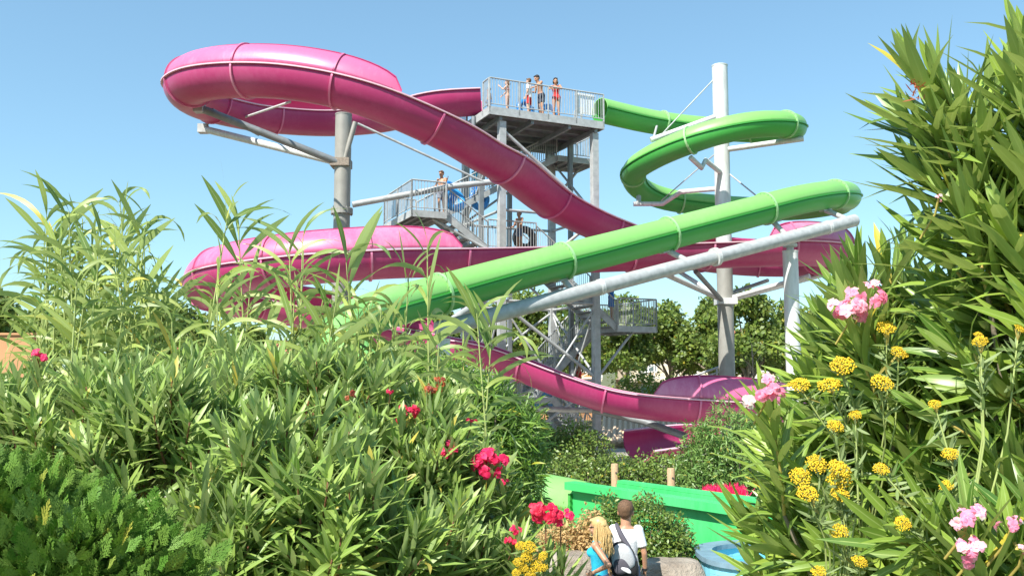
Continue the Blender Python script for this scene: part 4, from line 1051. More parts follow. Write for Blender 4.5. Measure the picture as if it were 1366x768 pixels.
def yplant(label, base, heads, rng, lw=.008):
    t = thing('yellow_flower_plant', label, 'flowering plant', base, 'yellow flat headed flower plants'); b0 = np.array(base, float); Lv = Leaves()
    for c, r in heads:
        yellow_head(t, c, r, rng); c = np.array(c); m = b0+(c-b0)*.6+np.array([.02, -.03, .05])
        MB().tube([Vector(b0), Vector(m), Vector(c)], [.0032, .0024, .0018], 5, cap=False).build('flower_stalk', M['reed_stem'], t)
        mb = MB()
        for k in range(7):
            a = k*.9; mb.tube([Vector(c-(c-m)*.12), Vector(c)+Vector((math.cos(a)*r*.6, math.sin(a)*r*.6, r*.15))], .0011, 4, cap=False)
        mb.build('pedicels', M['twig_y'], t)
        k = 26; f = rng.uniform(.3, .97, k)[:, None]; P = m+(c-m)*f*0.9; Lv.add(LT[1], P, rng.normal(size=(k, 3))+np.array([0, 0, .8]), rng.normal(size=(k, 3)), rng.uniform(.03, .06, k), lw, rng.random(k))
    Lv.build('leaves', M['yarrow'], t); return t
def hd(px, py, d, size): return (tuple(Q(px, py, d)), size/2.25/F*d)
yplant('yellow flower plant with the large cluster low in the right shrub', tuple(Q(1110, 900, 2.2)), [hd(1067, 637, 2.1, 30), hd(1088, 620, 2.12, 30), hd(1118, 628, 2.08, 34), hd(1077, 660, 2.05, 30), hd(1120, 660, 2.08, 26), hd(1120, 642, 2.1, 34), hd(1120, 711, 2.05, 26), hd(1146, 750, 2.0, 22), hd(1092, 763, 2.0, 20), hd(1141, 554, 2.2, 17), hd(1114, 570, 2.2, 24)], rng)
yplant('yellow flower plant with heads high beside the pink blooms', tuple(Q(1150, 760, 2.4)), [hd(1182, 439, 2.25, 26), hd(1199, 472, 2.2, 24), hd(1124, 490, 2.2, 34), hd(1067, 516, 2.3, 30), hd(1107, 516, 2.2, 32), hd(1176, 513, 2.15, 32)], rng)
yplant('yellow flower plant with scattered small heads near the right edge', tuple(Q(1270, 860, 2.0)), [hd(1308, 457, 1.95, 22), hd(1359, 439, 1.95, 16), hd(1247, 540, 1.95, 17), hd(1175, 627, 1.95, 22), hd(1268, 607, 1.85, 24), hd(1263, 649, 1.85, 20), hd(1204, 699, 1.85, 24), hd(1305, 448, 1.97, 14)], rng)
yplant('yellow flower plant beside the dark boulder at the path', tuple(Q(705, 900, 3.7)), [hd(px, py, 3.55, s) for px, py, s in ((706, 730, 20), (694, 728, 14), (703, 743, 18), (692, 750, 16), (716, 755, 18), (725, 742, 15), (724, 757, 16), (707, 764, 18), (690, 764, 15), (699, 757, 14))], rng)
# ================================================================ PEOPLE
def mat_skin(name, col):
    m, nt, b = new_mat(name); n = noise(nt, 9, 5)
    r = ramp(nt, n.outputs[0], [(.3, tuple(c*.85 for c in col)), (.7, col)]); nt.links.new(r.outputs[0], b.inputs['Base Color'])
    b.inputs['Roughness'].default_value = .5; b.inputs['Subsurface Weight'].default_value = .12; b.inputs['Subsurface Radius'].default_value = (.02, .008, .004); b.inputs['Subsurface Scale'].default_value = 1
    return m
M['skin'] = mat_skin('tanned_skin', (.50, .26, .155)); M['skin_l'] = mat_skin('fair_skin', (.60, .35, .24))
def cloth(name, col, var=.08): return mat_simple(name, col, .85, 0, var, 14, .25, 60)
M['c_white'] = cloth('white_cotton', (.80, .80, .82)); M['c_red'] = cloth('red_cloth', (.62, .03, .03)); M['c_navy'] = cloth('dark_cloth', (.03, .035, .06))
M['c_turq'] = cloth('turquoise_cloth', (.02, .42, .60)); M['c_blue'] = cloth('blue_cloth', (.03, .17, .50)); M['c_pink'] = cloth('faded_pink_cloth', (.60, .30, .28)); M['c_grey'] = cloth('grey_cloth', (.22, .24, .30)); M['c_khaki'] = cloth('denim', (.10, .14, .24))
M['c_black'] = cloth('black_nylon', (.02, .02, .022)); M['c_silver'] = cloth('light_grey_nylon', (.46, .47, .49)); M['c_strap'] = cloth('charcoal_strap', (.085, .08, .10))
M['hair_b'] = mat_simple('brown_hair', (.13, .070, .036), .8, 0, .5, 60); M['hair_d'] = mat_simple('dark_hair', (.03, .02, .014), .5, 0, .4, 50)
M['hair_y'] = mat_simple('blond_hair', (.52, .36, .15), .45, 0, .35, 60, dim=(3, 3, .5)); M['eye'] = mat_simple('dark_lens', (.015, .012, .012), .1, 0, .1, 3); M['eye_w'] = mat_simple('eye_white', (.7, .68, .65), .3, 0, .05, 3)

def rem(mb, voxel, smooth=5, fac=.5):
    """melt overlapping closed shapes into one continuous surface"""
    me = bpy.data.meshes.new('tmp'); me.from_pydata([tuple(v) for v in mb.v], [], mb.f); me.update()
    o = bpy.data.objects.new('tmp', me); COL.objects.link(o)
    r = o.modifiers.new('r', 'REMESH'); r.mode = 'VOXEL'; r.voxel_size = voxel; r.use_smooth_shade = True
    if smooth: s = o.modifiers.new('s', 'SMOOTH'); s.factor = fac; s.iterations = smooth
    dg = bpy.context.evaluated_depsgraph_get(); out = bpy.data.meshes.new_from_object(o.evaluated_get(dg))
    bpy.data.objects.remove(o); bpy.data.meshes.remove(me); return out
def cap(mb, a, b, ra, rb, n=12):
    """tapered limb with rounded ends"""
    a = Vector(a); b = Vector(b); d = (b-a); L = d.length
    if L < 1e-5: mb.ball(a, ra); return
    d.normalize(); pts = []; rs = []
    for k in (-.999, -.8, -.45): pts.append(a+d*k*ra); rs.append(ra*math.sqrt(1-k*k))
    pts.append(a); rs.append(ra); pts.append(b); rs.append(rb)
    for k in (.45, .8, .999): pts.append(b+d*k*rb); rs.append(rb*math.sqrt(1-k*k))
    mb.tube(pts, rs, n)
class HeadMB:
    def __init__(s, m, k): s.m = m; s.k = k
    def ball(s, c, rx, ry=None, rz=None, *a, **kw): s.m.ball(c, rx*s.k, (ry or rx)*s.k, (rz or rx)*s.k, *a, **kw)
    def tube(s, pts, rs, n=12): s.m.tube(pts, [r*s.k for r in rs], n)
def loft(mb, secs, n=20):
    """secs: (centre, rx, ry, x axis, y axis)"""
    vs = []; m = len(secs)
    for c, rx, ry, x, y in secs:
        c = Vector(c); x = Vector(x); y = Vector(y)
        for k in range(n):
            a = 2*PI*k/n; vs.append(c+x*rx*math.cos(a)+y*ry*math.sin(a))
    fs = [(i*n+k, i*n+(k+1) % n, (i+1)*n+(k+1) % n, (i+1)*n+k) for i in range(m-1) for k in range(n)]
    fs += [tuple(reversed(range(n))), tuple((m-1)*n+k for k in range(n))]
    mb.add(vs, fs, True)
DEF = dict(pelvis=(0, 0, .95), waist=(0, 0, 1.08), chest=(0, .0, 1.28), neck=(0, -.01, 1.46), head=(0, .02, 1.62),
           shL=(-.17, 0, 1.41), shR=(.17, 0, 1.41), elL=(-.24, -.02, 1.12), elR=(.24, -.02, 1.12), wrL=(-.25, .06, .88), wrR=(.25, .06, .88),
           hipL=(-.09, 0, .92), hipR=(.09, 0, .92), knL=(-.10, .02, .50), knR=(.10, .02, .50), anL=(-.10, -.01, .09), anR=(.10, -.01, .09))
def person(label, loc, rz, height, group=None, pose=None, outfit=(), skin='skin', hair='hair_b', hairlen=0, female=False, voxel=.0125, face=0, tilt=0, bulk=1.0, fist=.6, hs=1.12):
    """faces +Y before turning; joints given for a 1.75 m figure"""
    J = {k: Vector(v) for k, v in DEF.items()}
    for k, v in (pose or {}).items(): J[k] = Vector(v)
    root = bpy.data.objects.new('person', None); COL.objects.link(root); root.location = loc; root.rotation_euler = (0, 0, rz); s = height/1.75; root.scale = (s, s, s)
    tag(root, label, 'person', group)
    w = bulk; sw = .92 if female else 1.0; hw = 1.06 if female else 1.0
    X = (J['shR']-J['shL']).normalized(); XP = (J['hipR']-J['hipL']).normalized()
    def ax(a, b, x): z = (J[b]-J[a]).normalized(); x = (x-z*x.dot(z)).normalized(); return x, z.cross(x)
    def torso(mb, inf=0, z0=0, z1=6):
        x1, y1 = ax('pelvis', 'waist', XP); x2, y2 = ax('waist', 'chest', (X+XP)/2); x3, y3 = ax('chest', 'neck', X)
        P_, W_, C_, N_ = J['pelvis'], J['waist'], J['chest'], J['neck']
        secs = [(P_-(W_-P_)*.95, .10*hw, .085, x1, y1), (P_-(W_-P_)*.45, .155*hw*w, .11*w, x1, y1), (P_, .165*hw*w, .118*w, x1, y1), (W_, .135*w*sw, .095*w, x2, y2), (W_*.5+C_*.5, .148*w*sw, .105*w, x2, y2), (C_+y2*(.012 if female else 0), .168*w*sw, .118*w, x3, y3),
                (C_*.45+N_*.55, .178*w*sw, .095*w, x3, y3), (C_*.2+N_*.8, .135*sw, .075, x3, y3), (N_, .06, .06, x3, y3)]
        loft(mb, [(c, a+inf, b+inf, x, y) for c, a, b, x, y in secs[z0:z1+3]])
    R = dict(ua=(.050*w, .040*w), fa=(.040*w, .027), th=(.083*w*hw, .055), ca=(.053, .034))
    mb = MB(); torso(mb); cap(mb, J['neck']-(J['neck']-J['chest'])*.25, J['head']+Vector((0, 0, -.06)), .060*sw*hs**.5, .055*sw*hs)
    for S_ in 'LR':
        mb.ball(J['sh'+S_], .062*w*sw); cap(mb, J['sh'+S_], J['el'+S_], *[q*sw for q in R['ua']]); cap(mb, J['el'+S_], J['wr'+S_], *[q*sw for q in R['fa']])
        cap(mb, J['hip'+S_], J['kn'+S_], *R['th']); cap(mb, J['kn'+S_], J['kn'+S_]+(J['an'+S_]-J['kn'+S_])*.35+Vector((0, -.012, 0)), .050, .054); cap(mb, J['kn'+S_]+(J['an'+S_]-J['kn'+S_])*.35+Vector((0, -.012, 0)), J['an'+S_], .052, .034)
        # foot
        a = J['an'+S_]; f = Vector((0.03 if S_ == 'R' else -.03, 1, 0)).normalized()
        cap(mb, a+Vector((0, -.03, -.055)), a+f*.10+Vector((0, 0, -.055)), .036, .036); cap(mb, a+f*.10+Vector((0, 0, -.058)), a+f*.17+Vector((0, 0, -.064)), .037, .026); cap(mb, a, a+f*.09+Vector((0, 0, -.04)), .034, .03)
        # hand: palm, four unequal fingers, thumb
        d = (J['wr'+S_]-J['el'+S_]).normalized(); sd = 1 if S_ == 'R' else -1
        nrm = Vector((-sd, 0, 0)); nrm = (nrm-d*nrm.dot(d)).normalized() if abs(nrm.dot(d)) < .9 else Vector((0, 0, -1)).cross(d).normalized(); acr = d.cross(nrm).normalized()
        wr = J['wr'+S_]
        for k, o in enumerate((-.024, -.008, .008, .024)): cap(mb, wr+d*.01+acr*o*.6, wr+d*.085+acr*o, .015, .012, 8)
        thumb_side = -1 if (acr.y < 0 or (abs(acr.y) < .3 and acr.z < 0)) else 1
        for k, (o, l) in enumerate(((.026, .062), (.009, .073), (-.009, .068), (-.026, .052))):
            b0 = wr+d*.085+acr*o*thumb_side; c1 = (d*math.cos(fist*.5)+nrm*math.sin(fist*.5)+acr*thumb_side*o*4); c2 = (d*math.cos(fist*1.4)+nrm*math.sin(fist*1.4))
            cap(mb, b0, b0+c1*l*.5, .0098, .009, 8); cap(mb, b0+c1*l*.5, b0+c1*l*.5+c2*l*.5, .009, .0078, 8)
        b0 = wr+d*.02+acr*.024*thumb_side; cap(mb, b0, b0+(d*.6+acr*thumb_side*.6+nrm*.4).normalized()*.04, .013, .011, 8); b1 = b0+(d*.6+acr*thumb_side*.6+nrm*.4).normalized()*.04; cap(mb, b1, b1+(d*.85+nrm*.45).normalized()*.03, .011, .009, 8)
    # head with brow, nose, lips, chin and ears
    Hc = J['head']; Rh = Matrix.Rotation(face, 3, 'Z') @ Matrix.Rotation(tilt, 3, 'X')
    def hp(x, y, z): return Hc+Rh @ (Vector((x, y, z))*hs)
    hm = mb; mb = HeadMB(hm, hs)
    mb.ball(hp(0, -.008, .028), .076, .094, .092, R=Rh); mb.ball(hp(0, .022, -.035), .060, .070, .072, R=Rh); mb.ball(hp(0, .062, -.088), .026, .022, .022)
    cap(mb, hp(0, .083, .012), hp(0, .106, -.022), .010, .015, 8); mb.ball(hp(0, .086, -.052), .024, .012, .011, R=Rh)
    cap(mb, hp(-.035, .078, .025), hp(.035, .078, .025), .013, .013, 8)
    for sx in (-1, 1): mb.ball(hp(sx*.077, -.005, -.005), .010, .020, .031, R=Rh); mb.ball(hp(sx*.036, .062, -.03), .022, .018, .02)
    mb = hm
    if female:
        for sx in (-1, 1):
            x3, y3 = ax('chest', 'neck', X); mb.ball(J['chest']+x3*sx*.075+y3*.085+Vector((0, 0, .01)), .062)
    me = rem(mb, voxel, 4); me.materials.clear(); me.materials.append(M[skin]); me.name = 'body'
    for p_ in me.polygons: p_.use_smooth = True
    body = bpy.data.objects.new('body', me); COL.objects.link(body); body.parent = root
    def part(mbx, name, mat, remesh=True, sm=2, vx=None):
        if remesh: m_ = rem(mbx, vx or voxel*.9, sm)
        else:
            m_ = bpy.data.meshes.new(name); m_.from_pydata(mbx.v, [], mbx.f); m_.update(); m_.polygons.foreach_set('use_smooth', mbx.sm)
        m_.materials.clear(); m_.materials.append(M[mat]); o = bpy.data.objects.new(name, m_); COL.objects.link(o); o.parent = root; return o
    e = MB()
    for sx in (-1, 1): e.ball(hp(sx*.031, .079, .004), .012, .009, .009, 10, 6)
    part(e, 'eyes', 'eye', False)
    # hair
    h0 = MB(); h = HeadMB(h0, hs)
    if hairlen >= 0:
        h.ball(hp(0, -.022, .042), .086, .098, .092, R=Rh); h.ball(hp(0, -.038, .008), .074, .070, .068, R=Rh)
        cap(h, hp(-.05, .058, .092), hp(.05, .058, .092), .022, .022)
        if hairlen > .02:
            for k in range(9):
                a = PI*(1.0+k/8.)
                p0 = hp(.072*math.cos(a), -.02+.07*math.sin(a), .0); p1 = p0+Vector((.01*math.cos(a), -.03, -hairlen*.6)); p2 = p1+Vector((0, .0, -hairlen*.4))
                cap(h, p0, p1, .028, .026, 8); cap(h, p1, p2, .026, .014, 8)
    part(h0, 'hair', hair, True, 3, .011)
    for o_ in outfit:
        kind, mat = o_[0], o_[1]; mb = MB()
        if kind == 'shorts':
            ln = o_[2] if len(o_) > 2 else .55
            x1, y1 = ax('pelvis', 'waist', XP); P_, W_ = J['pelvis'], J['waist']
            loft(mb, [(P_-(W_-P_)*.9, .13*hw, .10, x1, y1), (P_-(W_-P_)*.4, .170*hw*w, .126*w, x1, y1), (P_, .176*hw*w, .128*w, x1, y1), (P_*.45+W_*.55, .155*w, .115*w, x1, y1)])
            for S_ in 'LR':
                a = J['hip'+S_]; b_ = J['kn'+S_]; mb.tube([a+Vector((0, 0, .03)), a+(b_-a)*ln*.5, a+(b_-a)*ln], [.095*w, .095*w, .092*w], 16)
        elif kind == 'trousers':
            x1, y1 = ax('pelvis', 'waist', XP); P_, W_ = J['pelvis'], J['waist']
            loft(mb, [(P_-(W_-P_)*.9, .13*hw, .10, x1, y1), (P_, .174*hw*w, .127*w, x1, y1), (P_*.4+W_*.6, .155*w, .115*w, x1, y1)])
            for S_ in 'LR': a = J['hip'+S_]; b_ = J['kn'+S_]; c_ = J['an'+S_]; mb.tube([a, b_, c_+Vector((0, 0, .0))], [.098, .072, .062], 16)
        elif kind in ('shirt', 'tank', 'swimsuit'):
            torso(mb, .014 if kind == 'shirt' else .008, 1 if kind != 'swimsuit' else 0, 5 if kind == 'shirt' else 4)
            if kind == 'shirt':
                for S_ in 'LR':
                    a = J['sh'+S_]; b_ = J['el'+S_]; mb.ball(a, .076*w); mb.tube([a+(J['chest']-a)*.2, a, a+(b_-a)*.72], [.07, .074*w, .068*w], 16)
                x1, y1 = ax('pelvis', 'waist', XP); mb.tube([J['pelvis']+Vector((0, 0, -.06)), J['waist']], .001, 6); loft(mb, [(J['pelvis']+Vector((0, 0, -.09)), .185*w, .14*w, x1, y1), (J['waist'], .158*w, .12*w, x1, y1)])
            else:
                for S_ in 'LR':
                    a = J['sh'+S_]*.58+J['neck']*.42; c = J['chest']
                    x3, y3 = ax('chest', 'neck', X)
                    sx = -1 if S_ == 'L' else 1
                    f_ = [c+x3*sx*.09+y3*.10+Vector((0, 0, .04)), a+y3*.055+Vector((0, 0, .01)), a+Vector((0, 0, .045)), a-y3*.06+Vector((0, 0, .0)), c+x3*sx*.08-y3*.105+Vector((0, 0, .05))]
                    mb.tube(f_, .013, 8)
                if female:
                    for sx in (-1, 1): mb.ball(J['chest']+x3*sx*.075+y3*.085+Vector((0, 0, .01)), .069)
                if kind == 'swimsuit':
                    for S_ in 'LR': mb.ball(J['hip'+S_]+Vector((0, -.01, .02)), .092)
        elif kind == 'bikini':
            x3, y3 = ax('chest', 'neck', X); x1, y1 = ax('pelvis', 'waist', XP)
            loft(mb, [(J['chest']+Vector((0, 0, -.04)), .165*w, .120*w, x3, y3), (J['chest']+Vector((0, 0, .03)), .172*w, .122*w, x3, y3)])
            m2 = MB(); loft(m2, [(J['pelvis']-(J['waist']-J['pelvis'])*.8, .13, .11, x1, y1), (J['pelvis'], .176*w, .126*w, x1, y1)]); part(m2, 'bikini_bottom', mat)
            part(mb, 'bikini_top', mat); continue
        part(mb, kind, mat)
    return root
G_ = 'visitors on the slide tower'
def Zt(z): return z+H
yaw = math.atan2(UU.y, UU.x)
def onT(a, b, z): return T(a, b, z)
def a_for(px, b, z):
    best = min(np.linspace(-4, 8, 600), key=lambda a: abs(683+F*(T(a, b, 0).x)/(T(a, b, 0).y)*1.0-px)); return best
# on the platform
person('girl in a faded pink swimsuit on the platform raising one arm', T(a_for(677, .5, ZP), .5, ZP), 1.35, 1.42, G_, dict(elL=(-.26, .16, 1.22), wrL=(-.22, .34, 1.40), elR=(.22, .16, 1.2), wrR=(.16, .30, 1.05)), (('bikini', 'c_pink'),), 'skin_l', 'hair_b', .12, True)
person('boy in a white shirt and red shorts at the platform railing', T(a_for(706, .35, ZP), .35, ZP), 1.2, 1.55, G_, dict(elR=(.2, .06, 1.12), wrR=(.14, .2, .98)), (('shirt', 'c_white'), ('shorts', 'c_red', .8)), 'skin_l', 'hair_b')
person('tall bare chested man in dark striped shorts leaning on the platform railing', T(a_for(723, .45, ZP), .45, ZP), 2.1, 1.80, G_, dict(waist=(0, .03, 1.08), chest=(0, .08, 1.27), neck=(0, .13, 1.44), head=(0, .19, 1.58), shL=(-.18, .11, 1.40), shR=(.18, .11, 1.40), elL=(-.30, .28, 1.22), wrL=(-.22, .47, 1.14), elR=(.24, .12, 1.12), wrR=(.22, .32, 1.10)), (('shorts', 'c_navy', .62),), 'skin', 'hair_d', tilt=-.35)
person('woman in a red swimsuit leaning her folded arms on the platform railing', T(a_for(744, .28, ZP), .28, ZP), 2.9, 1.70, G_, dict(waist=(0, .02, 1.08), chest=(0, .06, 1.27), neck=(0, .12, 1.43), head=(0, .17, 1.58), shL=(-.17, .10, 1.39), shR=(.17, .10, 1.39), elL=(-.28, .28, 1.22), wrL=(-.06, .38, 1.20), elR=(.28, .28, 1.22), wrR=(.04, .42, 1.22)), (('swimsuit', 'c_red'),), 'skin', 'hair_d', .10, True, tilt=-.2, face=.4)
person('small child at the left end of the platform by the pink slide mouth', T(a_for(652, .9, ZP), .9, ZP), 1.2, 1.15, G_, {}, (('shorts', 'c_blue', .5),), 'skin', 'hair_d')
# on the stairs
person('bare chested boy on the left stair landing hugging a blue raft', T(a_for(588, .45, 5.7), .45, 5.7), 2.6, 1.65, G_, dict(elL=(-.30, .14, 1.24), wrL=(-.46, .26, 1.34), elR=(.28, .02, 1.16), wrR=(.24, .22, 1.10)), (('shorts', 'c_grey', .6),), 'skin', 'hair_b', tilt=-.2)
person('man on the middle landing carrying a black ring', T(a_for(693, .55, 4.5), .55, 4.5), 2.3, 1.62, G_, dict(elL=(-.26, .1, 1.16), wrL=(-.22, .28, 1.12), elR=(.26, .08, 1.14), wrR=(.22, .26, 1.05)), (('shorts', 'c_khaki', .6),), 'skin', 'hair_d')
person('person wrapped in a blue towel near the right stair landing', T(a_for(816, .7, 2.0), .7, 2.05), 1.2, 1.68, G_, dict(elL=(-.2, .12, 1.16), wrL=(-.08, .22, 1.2), elR=(.2, .12, 1.16), wrR=(.08, .22, 1.2)), (('swimsuit', 'c_blue'), ('shorts', 'c_blue', .9)), 'skin', 'hair_b', .1)
person('climber half hidden behind the braces of the lowest stairs', T(a_for(772, 2.6, -.6), 2.6, -.98), 1.6, 1.7, G_, {}, (('shorts', 'c_red', .6),), 'skin', 'hair_b')
person('visitor in turquoise seen through the upper stair rails', T(a_for(633, 2.9, 6.2), 2.9, 6.75), 2.2, 1.6, G_, {}, (('shirt', 'c_turq'), ('shorts', 'c_blue', .6)), 'skin', 'hair_b')
# rafts: inflated rings that lean or lie beside them
def raft(label, c, r, tilt_ax, tilt, mat, rt=.13, sx=1.0):
    t = bpy.data.objects.new('inflatable_ring', None); COL.objects.link(t); t.location = c; tag(t, label, 'inflatable ring', 'rings carried up the tower')
    t.rotation_euler = (tilt, 0, tilt_ax); mb = MB(); n = 40; vs = []; fs = []; m = 14
    for i in range(n):
        a = 2*PI*i/n
        for k in range(m):
            b = 2*PI*k/m; q = r+rt*math.cos(b); vs.append((q*math.cos(a)*sx, q*math.sin(a), rt*math.sin(b)*.9))
    for i in range(n):
        for k in range(m): fs.append((i*m+k, ((i+1) % n)*m+k, ((i+1) % n)*m+(k+1) % m, i*m+(k+1) % m))
    mb.add(vs, fs, True); o = mb.build('ring_tube', M[mat]); o.parent = t
    for s in (-1, 1):
        hb = MB(); hb.tube([((r+.02)*s*sx, -.12, rt), ((r+.02)*s*sx, -.08, rt+.05), ((r+.02)*s*sx, .08, rt+.05), ((r+.02)*s*sx, .12, rt)], .014, 6); q = hb.build('handle', M['c_black']); q.parent = t
    return t
M['blk_rubber'] = mat_simple('black_rubber', (.02, .022, .026), .4, 0, .2, 5)
raft('dark blue ring standing behind the boy in red shorts', T(a_for(701, .75, ZP), .75, ZP+.43), .30, yaw+.3, PI/2-.15, 'blue', .12)
raft('light blue ring leaning beside the tall man in dark shorts', T(a_for(733, .85, ZP), .85, ZP+.43), .31, yaw-.2, PI/2-.2, 'blue_l', .12)
raft('blue ring lying flat at the pink slide mouth', T(a_for(662, 1.3, ZP), 1.3, ZP+.14), .32, 0, .2, 'blue_l', .13)
raft('blue ring hanging from the arm of the boy on the left landing', T(a_for(602, .7, 5.7), .5, 5.7+.62), .36, yaw+.2, PI/2-.35, 'blue_l', .14)
raft('navy ring behind the boy on the left landing', T(a_for(596, 1.0, 5.7), .95, 5.7+.95), .34, yaw+.5, PI/2, 'blue', .13)
raft('black ring carried by the man on the middle landing', T(a_for(700, .85, 4.5), .85, 4.5+.62), .36, yaw, PI/2-.1, 'blk_rubber', .15)
raft('blue ring seen behind the rails of the upper stairs', T(a_for(638, 2.7, 6.2), 2.65, 6.9), .34, yaw+.2, PI/2, 'blue', .13)

# the couple on the path, seen from behind
mp = at(840, 700, 11.6); mz = .0
man = person('young man seen from behind in a white t-shirt with short brown hair', (mp.x-.05, 11.6, mz), -.12, 1.78, 'couple on the path', dict(shR=(.155, 0, 1.40), shL=(-.155, 0, 1.40), elR=(.23, -.02, 1.12), wrR=(.24, .05, .88), elL=(-.23, -.01, 1.13), wrL=(-.22, .1, .9)), (('shirt', 'c_white'), ('shorts', 'c_khaki', .85)), 'skin', 'hair_b', 0, False, .0095, face=-.1, tilt=-.05, bulk=.93, hs=1.25)
wp = at(800, 740, 11.2)
lady = person('woman with long blond hair in a turquoise tank top, hand on her hip', (wp.x, 11.25, 0), 1.15, 1.64, 'couple on the path', dict(elL=(-.30, -.23, 1.20), wrL=(-.21, .02, 1.06), elR=(.26, -.02, 1.12), wrR=(.25, .1, .92)), (('tank', 'c_turq'), ('shorts', 'c_khaki', .5)), 'skin', 'hair_y', .0, True, .009, tilt=-.12)
# her long hair in locks
mb = MB(); rh = np.random.default_rng(3)
for k in range(420):
    a = PI*(.86+1.28*rh.random()); r0 = .088*rh.uniform(.8, 1.03); hz = rh.uniform(-.02, .075)
    p0 = Vector((r0*math.cos(a)*.93, .0+r0*math.sin(a)*1.05, 1.64+hz)); l = rh.uniform(.26, .40)
    o = Vector((math.cos(a)*.02, math.sin(a)*.05-.015, 0)); p1 = p0+o+Vector((rh.normal()*.01, rh.normal()*.01, -l*.45)); p2 = p1+Vector((rh.normal()*.018-.0, rh.normal()*.015-.005, -l*.4)); p3 = p2+Vector((rh.normal()*.012, .01, -l*.15))
    mb.tube([p0, p1, p2, p3], [.006, .0075, .006, .001], 5, cap=False)
for k in range(220):
    a = rh.random()*6.28; q = rh.uniform(.0, 1); top = Vector((.0, -.01, 1.735)); e = Vector((.086*math.cos(a), -.015+.098*math.sin(a)*(.7 if math.sin(a) > 0 else 1), 1.66)); m_ = (top+e)/2+Vector((e.x*.35, (e.y+.01)*.35, .022)); mb.tube([top, m_, e], [.0055, .006, .005], 5, cap=False)
o = mb.build('long_hair', M['hair_y']); o.parent = lady
# sunglasses
mb = MB()
for sx in (-1, 1): mb.ball((sx*.034, .100, 1.628), .026, .008, .02, 12, 8); mb.tube([(sx*.055, .098, 1.632), (sx*.082, .05, 1.635), (sx*.084, -.01, 1.628)], .004, 6)
mb.tube([(-.012, .108, 1.63), (.012, .108, 1.63)], .003, 6); o = mb.build('sunglasses', M['eye']); o.parent = lady
# backpack on his back, one strap over the left shoulder
bp_ = bpy.data.objects.new('backpack', None); COL.objects.link(bp_); bp_.location = man.location; bp_.rotation_euler = man.rotation_euler
tag(bp_, 'grey and black single strap backpack slung on the young man\'s back', 'backpack')
def bag(mbx, c, r, roll, name, mat, n=2.6):
    vs = []; nu, nv = 26, 16; Rr = Matrix.Rotation(roll, 3, 'Y')
    for j in range(nv+1):
        ph = -PI/2+PI*j/nv
        for i in range(nu):
            th = 2*PI*i/nu; f = lambda q, e: math.copysign(abs(q)**e, q)
            v = Vector((f(math.cos(ph), .8)*f(math.cos(th), .75)*r[0]*(1-.22*math.sin(ph)), f(math.cos(ph), .8)*f(math.sin(th), .75)*r[1], f(math.sin(ph), .8)*r[2])); vs.append(Vector(c)+Rr @ v)
    fs = [(j*nu+i, j*nu+(i+1) % nu, (j+1)*nu+(i+1) % nu, (j+1)*nu+i) for j in range(nv) for i in range(nu)]
    mbx.add(vs, fs, True)
    if name: o = mbx.build(name, M[mat]); o.parent = bp_; return o
bag(MB(), (-.045, -.205, 1.08), (.175, .085, .24), -.22, 'bag_body', 'c_black')
bag(MB(), (-.05, -.255, 1.13), (.145, .065, .17), -.22, 'upper_pocket', 'c_silver')
bag(MB(), (-.07, -.285, 1.03), (.10, .05, .11), -.3, 'lower_pocket', 'c_strap')
bag(MB(), (-.02, -.315, .99), (.085, .022, .03), .45, 'pale_panel', 'c_white')
mb = MB(); mb.tube([(.03, -.22, 1.24), (-.06, -.175, 1.38), (-.11, -.10, 1.475), (-.12, -.0, 1.49), (-.10, .09, 1.43), (-.02, .15, 1.3)], [.035, .036, .03, .026, .026, .024], 10); o = mb.build('shoulder_strap', M['c_strap']); o.parent = bp_
mb = MB(); mb.tube([(-.02, -.255, 1.27), (.08, -.24, 1.14), (.13, -.21, .98), (.14, -.18, .88)], [.03, .035, .03, .02], 10); o = mb.build('side_strap', M['c_strap']); o.parent = bp_
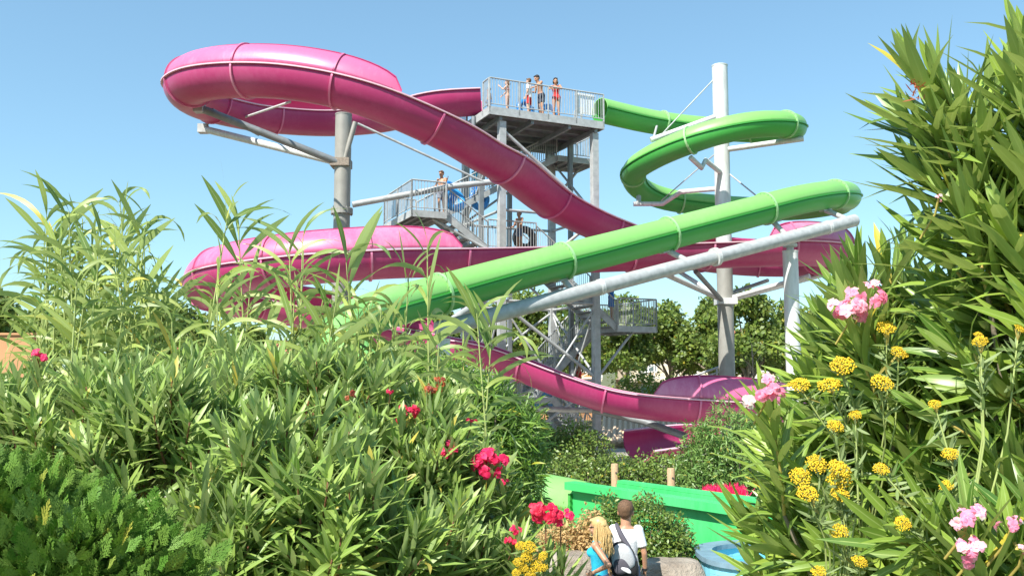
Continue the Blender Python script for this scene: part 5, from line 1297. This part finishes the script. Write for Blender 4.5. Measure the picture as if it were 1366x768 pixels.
for x in (.10, .14): mb = MB(); mb.tube([(x, -.2, .9), (x+.02, -.24, .82), (x+.01, -.25, .74)], .006, 6); o = mb.build('dangling_strap', M['c_black']); o.parent = bp_
# watch
mb = MB(); mb.tube([(.238, .035, .925), (.238, .045, .90)], .034, 16); o = mb.build('watch', M['c_black']); o.parent = man
# ================================================================ CAMERA, LIGHT, SKY
cam = bpy.data.cameras.new('camera'); co = bpy.data.objects.new('camera', cam); COL.objects.link(co)
cam.sensor_width = 36; cam.lens = F/1366*36; cam.clip_end = 3000; cam.clip_start = .05
co.location = (0, 0, H); co.rotation_euler = (PI/2+PITCH, 0, 0); scene.camera = co
S = Vector((-.56, -.74, 0)).normalized(); EL = R_(48)
sv = Vector((S.x*math.cos(EL), S.y*math.cos(EL), math.sin(EL)))
sun = bpy.data.lights.new('sun', 'SUN'); sun.energy = 4.9; sun.angle = R_(.5); sun.color = (1, .955, .88)
so = bpy.data.objects.new('sun', sun); COL.objects.link(so); so.rotation_euler = sv.to_track_quat('Z', 'Y').to_euler(); so.location = (0, 0, 40)
w = bpy.data.worlds.new('World'); scene.world = w; w.use_nodes = True; nt = w.node_tree
bg = nt.nodes['Background']; sky = nt.nodes.new('ShaderNodeTexSky'); sky.sky_type = 'NISHITA'; sky.sun_disc = False
sky.sun_elevation = EL; sky.sun_rotation = math.atan2(S.x, S.y)
sky.air_density = 1.0; sky.dust_density = .4; sky.ozone_density = 1.5; sky.altitude = 0
wb = nt.nodes.new('ShaderNodeMix'); wb.data_type = 'RGBA'; wb.blend_type = 'MULTIPLY'; wb.inputs[0].default_value = 1; wb.inputs[7].default_value = (.84, 1.15, 1.24, 1)
gm = nt.nodes.new('ShaderNodeGamma'); gm.inputs[1].default_value = .7; nt.links.new(sky.outputs[0], gm.inputs[0]); nt.links.new(gm.outputs[0], wb.inputs[6]); nt.links.new(wb.outputs[2], bg.inputs[0]); bg.inputs[1].default_value = .148
vs = scene.view_settings; vs.view_transform = 'Standard'; vs.look = 'None'; vs.gamma = 1; vs.use_curve_mapping = False; vs.exposure = .85
for o in bpy.data.objects:
    if '_w' in o: del o['_w']
